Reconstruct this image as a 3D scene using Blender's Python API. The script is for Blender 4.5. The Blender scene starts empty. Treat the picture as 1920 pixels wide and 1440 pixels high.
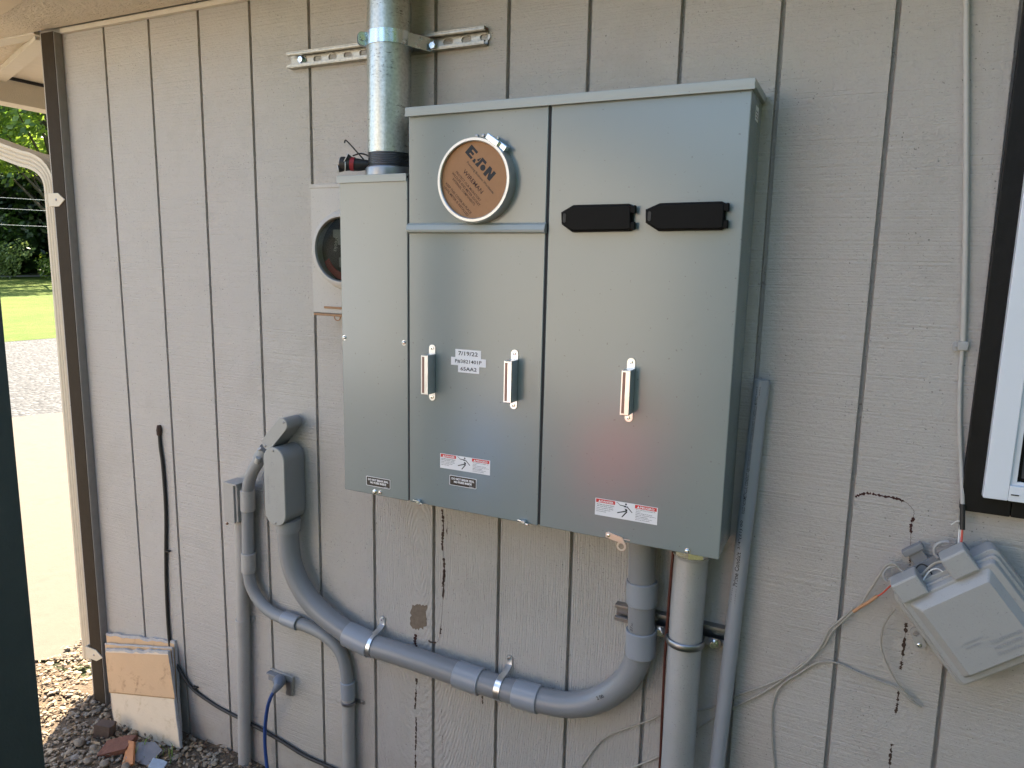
import bpy, bmesh, math, random
import numpy as np
from mathutils import Vector, Matrix
R = math.radians
rng = random.Random(7)
S = bpy.context.scene
COL = S.collection

# ------------------------------------------------------------------ camera
CAMX, CAMD, CAMZ = 1.21111, 1.62898, 1.69
YAW, PIT, ROL, FPX = -0.446537, 0.1655587, -0.02096043, 1360.4948

def ray(u, v):
    x = (u-960)/FPX; y = (v-720)/FPX; z = 1.0
    c, s = math.cos(ROL), math.sin(ROL); x, y = c*x-s*y, s*x+c*y
    c, s = math.cos(PIT), math.sin(PIT); y, z = c*y+s*z, -s*y+c*z
    c, s = math.cos(YAW), math.sin(YAW); x, z = c*x+s*z, -s*x+c*z
    return Vector((x, z, -y))

def P(u, v, d=0.0):
    "point seen at photo pixel (u, v) on the plane standing d metres in front of the wall"
    r = ray(u, v); t = (CAMD-d)/r.y
    return Vector((CAMX+r.x*t, -d, CAMZ+r.z*t))
def PX(u, v, x):
    r = ray(u, v); t = (x-CAMX)/r.x
    return Vector((x, -CAMD+r.y*t, CAMZ+r.z*t))
def PZ(u, v, z):
    r = ray(u, v); t = (z-CAMZ)/r.z
    return Vector((CAMX+r.x*t, -CAMD+r.y*t, z))

cam = bpy.data.cameras.new('camera'); camo = bpy.data.objects.new('camera', cam); COL.objects.link(camo)
f0 = ray(960, 720); rx = (ray(961, 720)-f0).normalized(); up = -(ray(960, 721)-f0).normalized()
fw = f0.normalized()
camo.matrix_world = Matrix(((rx.x, up.x, -fw.x, CAMX), (rx.y, up.y, -fw.y, -CAMD), (rx.z, up.z, -fw.z, CAMZ), (0, 0, 0, 1)))
cam.sensor_width = 36; cam.lens = 36*FPX/1920; cam.clip_start = 0.02; cam.clip_end = 500
S.camera = camo

# ------------------------------------------------------------------ light
SUN_EL = R(50); SUN_AZ = Vector((-0.56, 0.83, 0)).normalized()
w = bpy.data.worlds.new('World'); S.world = w; w.use_nodes = True
nt = w.node_tree; nt.nodes.clear()
out = nt.nodes.new('ShaderNodeOutputWorld'); bg = nt.nodes.new('ShaderNodeBackground')
sky = nt.nodes.new('ShaderNodeTexSky'); sky.sky_type = 'NISHITA'; sky.sun_disc = False
sky.sun_elevation = SUN_EL; sky.sun_rotation = math.atan2(SUN_AZ.x, SUN_AZ.y)
sky.air_density = 1.0; sky.dust_density = 1.7; sky.ozone_density = 0.6
bg.inputs['Strength'].default_value = 0.095
nt.links.new(sky.outputs[0], bg.inputs[0]); nt.links.new(bg.outputs[0], out.inputs[0])
sun = bpy.data.lights.new('sun', 'SUN'); suno = bpy.data.objects.new('sun', sun); COL.objects.link(suno)
sun.energy = 4.8; sun.angle = R(0.5); sun.color = (1, 0.88, 0.70)
sd = Vector((SUN_AZ.x*math.cos(SUN_EL), SUN_AZ.y*math.cos(SUN_EL), math.sin(SUN_EL)))
suno.rotation_euler = sd.to_track_quat('Z', 'Y').to_euler()
S.view_settings.view_transform = 'Standard'; S.view_settings.look = 'None'
S.view_settings.gamma = 1.0; S.view_settings.exposure = 2.66
S.render.engine = 'CYCLES'
S.cycles.max_bounces = 8; S.cycles.diffuse_bounces = 5

# ------------------------------------------------------------------ materials
def nodes(name):
    m = bpy.data.materials.new(name); m.use_nodes = True
    n = m.node_tree; b = n.nodes['Principled BSDF']
    return m, n, b
def N(n, t, **k):
    x = n.nodes.new(t)
    for a, v in k.items():
        if a.startswith('i_'):
            x.inputs[a[2:].replace('_', ' ')].default_value = v
        else: setattr(x, a, v)
    return x
def noise(n, scale, vec=None, detail=4, rough=.5, dist=0):
    x = N(n, 'ShaderNodeTexNoise'); x.inputs['Scale'].default_value = scale; x.inputs['Detail'].default_value = detail
    x.inputs['Roughness'].default_value = rough; x.inputs['Distortion'].default_value = dist
    if vec: n.links.new(vec, x.inputs['Vector'])
    return x.outputs['Fac']
def mapping(n, scale, loc=(0, 0, 0), rot=(0, 0, 0)):
    tc = N(n, 'ShaderNodeTexCoord'); mp = N(n, 'ShaderNodeMapping')
    mp.inputs['Scale'].default_value = scale; mp.inputs['Location'].default_value = loc; mp.inputs['Rotation'].default_value = rot
    n.links.new(tc.outputs['Object'], mp.inputs['Vector']); return mp.outputs[0]
def ramp(n, fac, stops):
    r = N(n, 'ShaderNodeValToRGB'); n.links.new(fac, r.inputs[0]); e = r.color_ramp.elements
    while len(e) < len(stops): e.new(0.5)
    for q, (p_, c) in zip(e, stops):
        q.position = p_; q.color = (c, c, c, 1) if isinstance(c, (int, float)) else (*c, 1)
    return r.outputs[0]
def mix(n, fac, a, b, mode='MIX'):
    x = N(n, 'ShaderNodeMix', data_type='RGBA', blend_type=mode)
    for s_, v in (('Factor', fac), ('A', a), ('B', b)):
        i = [q for q in x.inputs if q.name == s_ and (q.type == 'RGBA' or (s_ == 'Factor' and q.type == 'VALUE'))][0]
        if isinstance(v, bpy.types.NodeSocket): n.links.new(v, i)
        elif s_ == 'Factor': i.default_value = v
        else: i.default_value = (*v, 1)
    return [q for q in x.outputs if q.type == 'RGBA'][0]
def math_(n, op, a, b=0.0, c=0.0):
    x = N(n, 'ShaderNodeMath', operation=op)
    for i, v in enumerate((a, b, c)):
        if isinstance(v, bpy.types.NodeSocket): n.links.new(v, x.inputs[i])
        else: x.inputs[i].default_value = v
    return x.outputs[0]
def bump(n, h, dist, strength=1.0, nrm=None):
    b = N(n, 'ShaderNodeBump'); b.inputs['Distance'].default_value = dist; b.inputs['Strength'].default_value = strength
    n.links.new(h, b.inputs['Height'])
    if nrm: n.links.new(nrm, b.inputs['Normal'])
    return b.outputs[0]
def simple(name, col, rough=.5, metal=0, var=.12, scale=30, bmp=0, bscale=200, spec=.5, speck=0, rvar=0):
    m, n, b = nodes(name)
    v = mapping(n, (1, 1, 1))
    f = noise(n, scale, v, 5, .6)
    c = mix(n, f, tuple(x*(1-var) for x in col), tuple(min(1, x*(1+var)) for x in col))
    if speck:
        f2 = noise(n, 260, v, 2, .6)
        k = ramp(n, f2, [(0.28, 1), (0.36, 0)])
        c = mix(n, math_(n, 'MULTIPLY', k, speck), c, tuple(x*.3 for x in col))
    n.links.new(c, b.inputs['Base Color'])
    b.inputs['Roughness'].default_value = rough; b.inputs['Metallic'].default_value = metal
    b.inputs['Specular IOR Level'].default_value = spec
    if rvar:
        n.links.new(math_(n, 'MULTIPLY_ADD', noise(n, scale*3, v, 4), rvar, rough-rvar/2), b.inputs['Roughness'])
    if bmp: n.links.new(bump(n, noise(n, bscale, v, 5, .6), bmp), b.inputs['Normal'])
    return m

def siding_mat():
    m, n, b = nodes('painted_siding')
    v1 = mapping(n, (1, 1, 1)); vh = mapping(n, (2.2, 1, 230)); vg = mapping(n, (55, 1, 5))
    big = noise(n, 1.6, v1, 3)
    grime = ramp(n, noise(n, 3.2, v1, 6, .7), [(0.5, 0), (0.72, 1)])
    base = mix(n, big, (.44, .410, .378), (.525, .490, .452))
    fine = noise(n, 45, v1, 6, .7)
    base = mix(n, math_(n, 'MULTIPLY', fine, .35), base, (.40, .37, .345))
    base = mix(n, math_(n, 'MULTIPLY', grime, .32), base, (.30, .265, .225))
    sp = ramp(n, noise(n, 170, v1, 2, .5), [(0.31, 1), (0.345, 0)])
    spm = ramp(n, noise(n, 9, v1, 4, .6), [(0.42, 0.12), (0.62, 1)])
    base = mix(n, math_(n, 'MULTIPLY', sp, math_(n, 'MULTIPLY', spm, .8)), base, (.13, .12, .11))
    # short dirty scratches along the saw marks
    sc = ramp(n, noise(n, 1, mapping(n, (22, 1, 420)), 2, .5), [(0.24, 1), (0.31, 0)])
    base = mix(n, math_(n, 'MULTIPLY', sc, .28), base, (.2, .185, .17))
    hgt_saw = noise(n, 1, vh, 2.5, .55)
    hgt_pit = noise(n, 105, v1, 5, .7)
    # upright wood grain on the lower middle boards
    geo = N(n, 'ShaderNodeTexCoord'); sep = N(n, 'ShaderNodeSeparateXYZ'); n.links.new(geo.outputs['Object'], sep.inputs[0])
    dx = math_(n, 'ABSOLUTE', math_(n, 'SUBTRACT', sep.outputs[0], 0.40)); mx = ramp(n, math_(n, 'ADD', dx, 0), [(0.40, 1), (0.62, 0)])
    mz = ramp(n, math_(n, 'DIVIDE', sep.outputs[2], 2.4), [(0.44, 1), (0.52, 0)])
    mask = math_(n, 'MULTIPLY', mx, mz)
    wv = N(n, 'ShaderNodeTexWave', wave_type='RINGS', rings_direction='SPHERICAL'); n.links.new(mapping(n, (9, 1, 2.2), (-1.4, 0, -1.9)), wv.inputs['Vector'])
    wv.inputs['Scale'].default_value = 5.5; wv.inputs['Distortion'].default_value = 6; wv.inputs['Detail'].default_value = 3; wv.inputs['Detail Scale'].default_value = 1.2
    gr = math_(n, 'MULTIPLY_ADD', noise(n, 1, vg, 6, .7), 1.0, math_(n, 'MULTIPLY', wv.outputs['Fac'], .35))
    h = N(n, 'ShaderNodeMix'); n.links.new(mask, h.inputs[0]); n.links.new(hgt_saw, h.inputs[2]); n.links.new(gr, h.inputs[3])
    hh = math_(n, 'ADD', math_(n, 'MULTIPLY', h.outputs[0], .95), math_(n, 'MULTIPLY', hgt_pit, 1.35))
    # staining close to the ground
    low = ramp(n, math_(n, 'DIVIDE', sep.outputs[2], 2.4), [(0.0, 1), (0.10, 0.25), (0.3, 0)])
    base = mix(n, math_(n, 'MULTIPLY', low, math_(n, 'MULTIPLY', noise(n, 12, v1, 5), .9)), base, (.24, .20, .155))
    n.links.new(base, b.inputs['Base Color']); b.inputs['Roughness'].default_value = .62; b.inputs['Specular IOR Level'].default_value = .35
    n.links.new(bump(n, hh, .0036, .9), b.inputs['Normal'])
    return m

def steel_paint(name, col, rough=.3):
    m, n, b = nodes(name)
    v = mapping(n, (1, 1, 1))
    c = mix(n, noise(n, 3, v, 3), tuple(x*.96 for x in col), tuple(x*1.04 for x in col))
    smu = ramp(n, noise(n, 14, v, 5, .7), [(0.62, 0), (0.72, 1)])
    c = mix(n, math_(n, 'MULTIPLY', smu, .05), c, tuple(x*.55 for x in col))
    dot = ramp(n, noise(n, 160, v, 1, .4), [(0.2, 1), (0.235, 0)])
    c = mix(n, math_(n, 'MULTIPLY', dot, .5), c, (.09, .09, .085))
    n.links.new(c, b.inputs['Base Color'])
    n.links.new(math_(n, 'MULTIPLY_ADD', noise(n, 9, v, 4), .04, rough-.02), b.inputs['Roughness'])
    b.inputs['Specular IOR Level'].default_value = .75
    h = math_(n, 'ADD', math_(n, 'MULTIPLY', noise(n, 340, v, 2), .05), math_(n, 'MULTIPLY', noise(n, 3, v, 1), .6))
    n.links.new(bump(n, h, .0014), b.inputs['Normal'])
    return m

def galv(name='galvanized_steel', col=(.54, .55, .52), rough=.33, scuff=.75):
    m, n, b = nodes(name)
    v = mapping(n, (1, 1, 1))
    vo = N(n, 'ShaderNodeTexVoronoi'); vo.inputs['Scale'].default_value = 140; n.links.new(v, vo.inputs['Vector'])
    c = mix(n, vo.outputs['Distance'], tuple(x*.8 for x in col), tuple(min(1, x*1.1) for x in col))
    sc = ramp(n, noise(n, 1, mapping(n, (60, 60, 210), rot=(0, .2, 0)), 6, .75), [(0.39, 1), (0.45, 0)])
    sm = ramp(n, noise(n, 11, v, 4, .6), [(0.40, 0), (0.52, 1)])
    c = mix(n, math_(n, 'MULTIPLY', math_(n, 'MULTIPLY', sc, sm), scuff), c, (.10, .095, .08))
    n.links.new(c, b.inputs['Base Color']); b.inputs['Metallic'].default_value = .92
    n.links.new(math_(n, 'MULTIPLY_ADD', noise(n, 60, v, 5), .28, rough-.12), b.inputs['Roughness'])
    n.links.new(bump(n, noise(n, 220, v, 4), .0006), b.inputs['Normal'])
    return m

def clean_metal(name, col, rough):
    m, n, b = nodes(name); v = mapping(n, (1, 1, 1))
    c = mix(n, noise(n, 40, v, 4), tuple(x*.82 for x in col), tuple(min(1, x*1.08) for x in col))
    n.links.new(c, b.inputs['Base Color']); b.inputs['Metallic'].default_value = 1
    n.links.new(math_(n, 'MULTIPLY_ADD', noise(n, 80, v, 3), .15, rough-.07), b.inputs['Roughness']); return m
def leaf_mat(name, c1, c2, trans=.5):
    m, n, b = nodes(name); n.nodes.remove(b)
    o = n.nodes['Material Output']
    g = N(n, 'ShaderNodeNewGeometry')
    f = noise(n, .9, mapping(n, (1, 1, 1)), 4)
    rr = math_(n, 'FRACT', math_(n, 'ADD', f, math_(n, 'MULTIPLY', g.outputs['Random Per Island'], .8)))
    c = mix(n, rr, c1, c2)
    d = N(n, 'ShaderNodeBsdfDiffuse'); t = N(n, 'ShaderNodeBsdfTranslucent'); gl = N(n, 'ShaderNodeBsdfGlossy'); gl.inputs['Roughness'].default_value = .35
    n.links.new(c, d.inputs[0]); n.links.new(c, t.inputs[0])
    x = N(n, 'ShaderNodeMixShader'); x.inputs[0].default_value = trans; n.links.new(d.outputs[0], x.inputs[1]); n.links.new(t.outputs[0], x.inputs[2])
    y = N(n, 'ShaderNodeMixShader'); y.inputs[0].default_value = .06; n.links.new(x.outputs[0], y.inputs[1]); n.links.new(gl.outputs[0], y.inputs[2])
    n.links.new(y.outputs[0], o.inputs[0]); return m

def ground_mat(name, cols, scale, bmp, bscale=None, rough=.9, extra=None):
    m, n, b = nodes(name)
    v = mapping(n, (1, 1, 1))
    f = noise(n, scale, v, 8, .7)
    f = ramp(n, f, [(0.3, 0), (0.7, 1)])
    c = mix(n, f, cols[0], cols[1])
    if len(cols) > 2:
        c = mix(n, ramp(n, noise(n, scale*.22, v, 4, .6), [(0.4, 0), (0.65, 1)]), c, cols[2])
    n.links.new(c, b.inputs['Base Color']); b.inputs['Roughness'].default_value = rough; b.inputs['Specular IOR Level'].default_value = .2
    n.links.new(bump(n, noise(n, bscale or scale, v, 6, .7), bmp), b.inputs['Normal'])
    return m

def gravel_mat():
    m, n, b = nodes('grey_gravel')
    v = mapping(n, (1, 1, 1))
    vo = N(n, 'ShaderNodeTexVoronoi'); vo.inputs['Scale'].default_value = 22; n.links.new(v, vo.inputs['Vector'])
    sx = N(n, 'ShaderNodeSeparateColor'); n.links.new(vo.outputs['Color'], sx.inputs[0])
    c = ramp(n, sx.outputs[0], [(0, .015), (.45, .042), (1, .11)])
    edge = ramp(n, vo.outputs['Distance'], [(.42, 0), (.75, 1)])
    c = mix(n, edge, c, (.03, .03, .03))
    n.links.new(c, b.inputs['Base Color']); b.inputs['Roughness'].default_value = .85
    n.links.new(bump(n, math_(n, 'SUBTRACT', 1.0, vo.outputs['Distance']), .03), b.inputs['Normal']); return m

M = {}
M['siding'] = siding_mat()
M['trim'] = simple('trim_paint', (.60, .54, .45), .6, var=.08, bmp=.0015)
M['softan'] = simple('smooth_soffit_paint', (.56, .45, .32), .6, var=.06)
M['stucco'] = simple('textured_soffit_paint', (.70, .60, .47), .75, var=.10, bmp=.016, bscale=75)
M['brown'] = simple('brown_paint', (.042, .031, .021), .7, var=.18, bmp=.001, bscale=60, spec=.1)
M['browng'] = simple('brown_paint_edge', (.24, .22, .20), .6, var=.2)
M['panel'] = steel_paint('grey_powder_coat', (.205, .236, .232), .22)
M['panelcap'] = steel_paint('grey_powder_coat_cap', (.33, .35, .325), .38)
M['gap'] = simple('dark_gap', (.015, .015, .016), .8)
M['galv'] = galv()
M['strut'] = galv('strut_steel', (.38, .36, .31), .35, .35)
M['zinc'] = clean_metal('bright_zinc', (.70, .78, .84), .25)
M['handle'] = clean_metal('handle_zinc', (.74, .77, .80), .32)
M['ringm'] = clean_metal('ring_steel', (.60, .59, .57), .42)
M['ribbed'] = simple('ribbed_dark_steel', (.22, .15, .14), .45, .7, var=.2)
M['chrome'] = simple('polished_steel', (.75, .75, .74), .2, 1, var=.1)
M['dull'] = simple('dull_steel', (.30, .30, .31), .38, 1, var=.2)
M['pvc'] = simple('grey_pvc', (.218, .22, .226), .33, var=.06, scale=12, bmp=.0003, speck=.2)
M['pvcl'] = simple('light_grey_pvc', (.27, .285, .31), .30, var=.05, scale=15)
M['pvcpaint'] = simple('painted_conduit', (.34, .325, .305), .5, var=.1, scale=25, bmp=.0006, speck=.5)
M['lb'] = simple('grey_moulded_pvc', (.24, .245, .25), .42, var=.06, scale=20, bmp=.0004)
M['lbl'] = simple('grey_moulded_lid', (.33, .325, .31), .45, var=.07, scale=30, bmp=.0003, speck=.3)
M['alu'] = simple('aluminium_conduit', (.42, .42, .42), .42, .35, var=.12, scale=14, bmp=.0006, speck=.5, rvar=.15)
M['black'] = simple('black_plastic', (.007, .007, .007), .45, var=.2, spec=.08)
M['rubber'] = simple('black_cable_jacket', (.014, .013, .012), .55)
M['ink'] = simple('ink', (.02, .02, .022), .7)
M['brownink'] = simple('brown_ink', (.055, .018, .012), .7)
M['card'] = simple('brown_cardboard', (.37, .185, .082), .75, var=.1, scale=60, bmp=.0003)
M['white'] = simple('white_label', (.78, .77, .78), .45, var=.02)
M['red'] = simple('label_red', (.62, .03, .025), .45, var=.03)
M['redtape'] = simple('red_tape', (.30, .02, .025), .5)
M['lblack'] = simple('label_black', (.035, .026, .02), .45)
M['meterbox'] = simple('painted_meter_box', (.46, .43, .39), .55, var=.06, scale=14, speck=.5, bmp=.0006)
M['meterdark'] = simple('meter_inside', (.03, .035, .028), .5, var=.5, scale=50)
M['rust'] = simple('rusty_steel', (.33, .19, .10), .7, .2, var=.4, scale=60)
M['wframe'] = simple('white_vinyl', (.72, .75, .80), .35, var=.03, scale=8)
M['wtrim'] = simple('black_trim_paint', (.011, .010, .0095), .5, var=.3, bmp=.0012, bscale=60, spec=.2)
M['screen'] = simple('insect_screen', (.055, .057, .058), .7, var=.3, scale=500)
M['nidt'] = simple('moulded_letters', (.30, .305, .315), .5)
M['nid'] = simple('weathered_grey_box', (.35, .345, .335), .48, var=.06, scale=18, speck=.35, bmp=.0005)
M['nidd'] = simple('grey_box_back', (.20, .205, .215), .5, var=.15, scale=30)
M['cable'] = simple('grey_phone_cable', (.34, .315, .27), .55, var=.25, scale=80)
M['cablep'] = simple('painted_cable', (.44, .42, .39), .5, var=.1, scale=60)
M['orange'] = simple('orange_wire', (.46, .24, .12), .5)
M['whitew'] = simple('white_wire', (.7, .68, .64), .5)
M['redw'] = simple('red_wire', (.55, .08, .05), .5)
M['copper'] = simple('weathered_copper', (.10, .03, .02), .5, .5, var=.4, scale=120)
M['blue'] = simple('blue_cord', (.02, .06, .22), .45)
M['outlet'] = simple('weathered_cover', (.40, .36, .31), .6, var=.25, scale=40, speck=.6)
M['plug'] = simple('grey_plug', (.13, .15, .19), .45)
M['crack'] = simple('bare_wood_split', (.055, .032, .022), .9, var=.5, scale=120)
M['crackr'] = simple('bare_red_wood', (.05, .016, .012), .9, var=.6, scale=120)
M['patch'] = simple('bare_weathered_wood', (.17, .13, .095), .9, var=.5, scale=90, bmp=.001)
def board_mat(name, col, stain, amt):
    m, n, b = nodes(name); v = mapping(n, (1, 1, 1))
    c = mix(n, noise(n, 9, v, 5, .6), tuple(x*.88 for x in col), tuple(x*1.08 for x in col))
    st = math_(n, 'MULTIPLY', ramp(n, noise(n, 26, v, 6, .75, .6), [(.52, 0), (.66, 1)]), ramp(n, noise(n, 7, v, 3), [(.46, 0), (.62, 1)]))
    c = mix(n, math_(n, 'MULTIPLY', st, amt), c, stain)
    n.links.new(c, b.inputs['Base Color']); b.inputs['Roughness'].default_value = .85
    n.links.new(bump(n, noise(n, 120, v, 5), .0008), b.inputs['Normal']); return m
M['board_tan'] = board_mat('tan_board_paper', (.60, .39, .22), (.26, .14, .06), .85)
M['board_cream'] = board_mat('cream_board_paper', (.70, .56, .40), (.42, .28, .14), .55)
M['gypsum'] = simple('gypsum_core', (.42, .40, .39), .95, var=.3, scale=90, bmp=.003)
M['stain'] = simple('water_stain', (.33, .20, .09), .85, var=.4, scale=60)
M['brickg'] = simple('grey_brown_brick', (.105, .072, .055), .9, var=.35, scale=60, bmp=.002)
M['brick'] = simple('broken_brick', (.15, .06, .036), .9, var=.4, scale=70, bmp=.003)
M['terra'] = simple('orange_tile_shard', (.36, .145, .05), .75, var=.3, scale=60, bmp=.001)
M['slate'] = simple('grey_tile_shard', (.19, .185, .19), .8, var=.2, scale=40, bmp=.001)
M['chalk'] = simple('pale_blue_rock', (.42, .48, .55), .8, var=.35, scale=50, bmp=.002)
M['green'] = simple('dark_green_post_paint', (.045, .058, .051), .45, var=.15, scale=20, bmp=.0005)
M['downspout'] = simple('beige_aluminium', (.60, .52, .40), .5, var=.1, scale=30, speck=.3)
M['stone'] = simple('mixed_pebbles', (.19, .155, .115), .85, var=.55, scale=14, bmp=.002)
M['slab'] = ground_mat('concrete_slab', [(.100, .084, .064), (.13, .11, .084), (.115, .098, .075)], 14, .002, 60, .85)
M['gravel'] = gravel_mat()
M['dirt'] = ground_mat('dirt', [(.10, .072, .047), (.22, .165, .11), (.15, .11, .075)], 40, .02, 60)
M['grass'] = ground_mat('lawn_grass', [(.060, .105, .012), (.105, .145, .018), (.115, .145, .024)], 3, .05, 30)
M['turf'] = ground_mat('turf_darkened_as_shade', [(.035, .05, .018), (.07, .085, .03), (.06, .055, .035)], 5, .03, 30)  # turf colour darkened to stand for shade and cut bounce light
M['path'] = ground_mat('pale_path', [(.40, .37, .32), (.50, .46, .40)], 5, .01)
M['bark'] = simple('bark', (.07, .052, .038), .9, var=.4, scale=8, bmp=.02, bscale=12)
M['leafa'] = leaf_mat('leaves_mid', (.09, .17, .02), (.30, .40, .05), .55)
M['leafb'] = leaf_mat('leaves_dark', (.018, .045, .010), (.06, .11, .02), .4)
M['leafc'] = leaf_mat('leaves_pale', (.15, .21, .06), (.34, .42, .12), .45)
M['flower'] = simple('yellow_flowers', (.75, .62, .05), .6)
M['roofing'] = simple('roof_shingles', (.09, .085, .08), .9, var=.3, bmp=.004)
M['wire'] = simple('aluminium_wire', (.30, .31, .32), .5, .3)

# ------------------------------------------------------------------ mesh helpers
WL = {}   # world location of every empty / object
def thing(name, label, cat, loc, group=None):
    o = bpy.data.objects.new(name, None); COL.objects.link(o); o.location = loc; o.empty_display_size = .05
    o['label'] = label; o['category'] = cat
    if group: o['group'] = group
    WL[o.name] = Vector(loc); return o
def tag(o, label=None, cat=None, group=None, kind=None):
    if label: o['label'] = label
    if cat: o['category'] = cat
    if group: o['group'] = group
    if kind: o['kind'] = kind
    return o

def F(o, ang=0.0):
    "frame on a wall-parallel plane: local x right, y up, z out of the wall, turned by ang"
    c, s = math.cos(ang), math.sin(ang)
    return Matrix(((c, -s, 0, o[0]), (0, 0, -1, o[1]), (s, c, 0, o[2]), (0, 0, 0, 1)))
I4 = Matrix.Identity(4)

class MB:
    def __init__(s): s.bm = bmesh.new()
    def box(s, lo, hi, bev=0.0, fr=I4, seg=2):
        t = bmesh.new(); bmesh.ops.create_cube(t, size=1)
        for v in t.verts:
            v.co = Vector([(lo[i]+hi[i])/2 + v.co[i]*(hi[i]-lo[i]) for i in range(3)])
        if bev: bmesh.ops.bevel(t, geom=t.edges[:], offset=bev, segments=seg, profile=.5, affect='EDGES')
        return s.merge(t, fr)
    def merge(s, t, fr=I4):
        t.transform(fr); me = bpy.data.meshes.new('tmp'); t.to_mesh(me); t.free(); s.bm.from_mesh(me); bpy.data.meshes.remove(me); return s
    def prism(s, poly, z0, z1, fr=I4, bev=0.0, top=None, seg=2):
        "poly: 2D outline; top: optional second outline used at z1"
        t = bmesh.new(); top = top or poly
        a = [t.verts.new((x, y, z0)) for x, y in poly]; b = [t.verts.new((x, y, z1)) for x, y in top]
        t.faces.new(a[::-1]); tf = t.faces.new(b); k = len(a)
        for i in range(k): t.faces.new((a[i], a[(i+1) % k], b[(i+1) % k], b[i]))
        bmesh.ops.recalc_face_normals(t, faces=t.faces[:])
        if bev: bmesh.ops.bevel(t, geom=list(tf.edges), offset=bev, segments=seg, profile=.5, affect='EDGES')
        return s.merge(t, fr)
    def tube(s, pts, r, seg=20, caps=True, smooth=0, flat=None):
        pts = [Vector(p) for p in pts]
        rs = r if isinstance(r, (list, tuple)) else [r]*len(pts)
        if smooth: pts, rs = catmull(pts, rs, smooth)
        t = bmesh.new(); rings = []
        T = [(pts[min(i+1, len(pts)-1)]-pts[max(i-1, 0)]).normalized() for i in range(len(pts))]
        nrm = T[0].orthogonal().normalized()
        for i, p in enumerate(pts):
            nrm = (nrm - T[i]*nrm.dot(T[i])).normalized(); bn = T[i].cross(nrm)
            rings.append([t.verts.new(p+(nrm*math.cos(2*math.pi*k/seg)+bn*math.sin(2*math.pi*k/seg))*rs[i]) for k in range(seg)])
        for a, b in zip(rings, rings[1:]):
            for k in range(seg): t.faces.new((a[k], a[(k+1) % seg], b[(k+1) % seg], b[k]))
        if caps: t.faces.new(rings[0][::-1]); t.faces.new(rings[-1])
        bmesh.ops.recalc_face_normals(t, faces=t.faces[:])
        return s.merge(t)
    def lathe(s, prof, fr=I4, seg=48, closed=False):
        "prof: (radius, z) pairs turned round local z"
        t = bmesh.new(); rings = []
        for r_, z in prof:
            rings.append([t.verts.new((r_*math.cos(2*math.pi*k/seg), r_*math.sin(2*math.pi*k/seg), z)) for k in range(seg)])
        pr = list(zip(rings, rings[1:]))
        if closed: pr.append((rings[-1], rings[0]))
        for a, b in pr:
            for k in range(seg): t.faces.new((a[k], a[(k+1) % seg], b[(k+1) % seg], b[k]))
        if not closed:
            if prof[0][0] > 1e-6: t.faces.new(rings[0][::-1])
            if prof[-1][0] > 1e-6: t.faces.new(rings[-1])
        bmesh.ops.remove_doubles(t, verts=t.verts[:], dist=1e-7)
        bmesh.ops.recalc_face_normals(t, faces=t.faces[:])
        return s.merge(t, fr)
    def sheet(s, poly):
        t = bmesh.new(); t.faces.new([t.verts.new(p) for p in poly]); return s.merge(t)
    def quads(s, verts, faces):
        me = bpy.data.meshes.new('tmp'); me.from_pydata([tuple(v) for v in verts], [], faces); s.bm.from_mesh(me); bpy.data.meshes.remove(me); return s
    def text(s, body, x, y, width, height, fr, z=0.0, bold=0.0, spacing=1.15, shear=0, wrap=None, ext=0.00012, align='LEFT'):
        cu = bpy.data.curves.new('txt', 'FONT'); cu.body = body; cu.size = 1; cu.space_line = spacing; cu.offset = bold; cu.shear = shear
        cu.align_x = align; cu.resolution_u = 2
        o = bpy.data.objects.new('txt', cu); COL.objects.link(o); bpy.context.view_layer.update()
        me = bpy.data.meshes.new_from_object(o.evaluated_get(bpy.context.evaluated_depsgraph_get()))
        bpy.data.objects.remove(o); bpy.data.curves.remove(cu)
        k = len(me.vertices); co = np.empty(k*3, 'f'); me.vertices.foreach_get('co', co); co = co.reshape(-1, 3)
        lo, hi = co.min(0), co.max(0)
        co[:, 0] = x+(co[:, 0]-lo[0])/(hi[0]-lo[0])*width
        co[:, 1] = y+(co[:, 1]-lo[1])/(hi[1]-lo[1])*height
        if wrap:
            r = wrap; a = co[:, 1]/r
            yy = r*np.sin(a); zz = r*np.cos(a)-r+z; co[:, 1] = yy; co[:, 2] = zz
        else: co[:, 2] = z
        me.vertices.foreach_set('co', co.ravel()); me.transform(fr); s.bm.from_mesh(me); bpy.data.meshes.remove(me); return s
    def build(s, name, mat, parent=None, ang=38, smooth=True, loc=None):
        bm = s.bm
        if parent is not None: base = WL[parent.name]
        else: base = None
        vs = [v.co.copy() for v in bm.verts]
        if loc is None:
            lo = Vector([min(v[i] for v in vs) for i in range(3)]); hi = Vector([max(v[i] for v in vs) for i in range(3)])
            loc = (lo+hi)/2
        bmesh.ops.translate(bm, vec=-Vector(loc), verts=bm.verts[:])
        me = bpy.data.meshes.new(name); bm.to_mesh(me); bm.free()
        if smooth:
            me.shade_smooth(); me.set_sharp_from_angle(angle=R(ang))
        me.materials.append(M[mat] if isinstance(mat, str) else mat)
        o = bpy.data.objects.new(name, me); COL.objects.link(o)
        WL[o.name] = Vector(loc)
        if smooth: o.modifiers.new('weighted', 'WEIGHTED_NORMAL').keep_sharp = True
        if parent is not None: o.parent = parent; o.location = Vector(loc)-base
        else: o.location = loc
        return o

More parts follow.
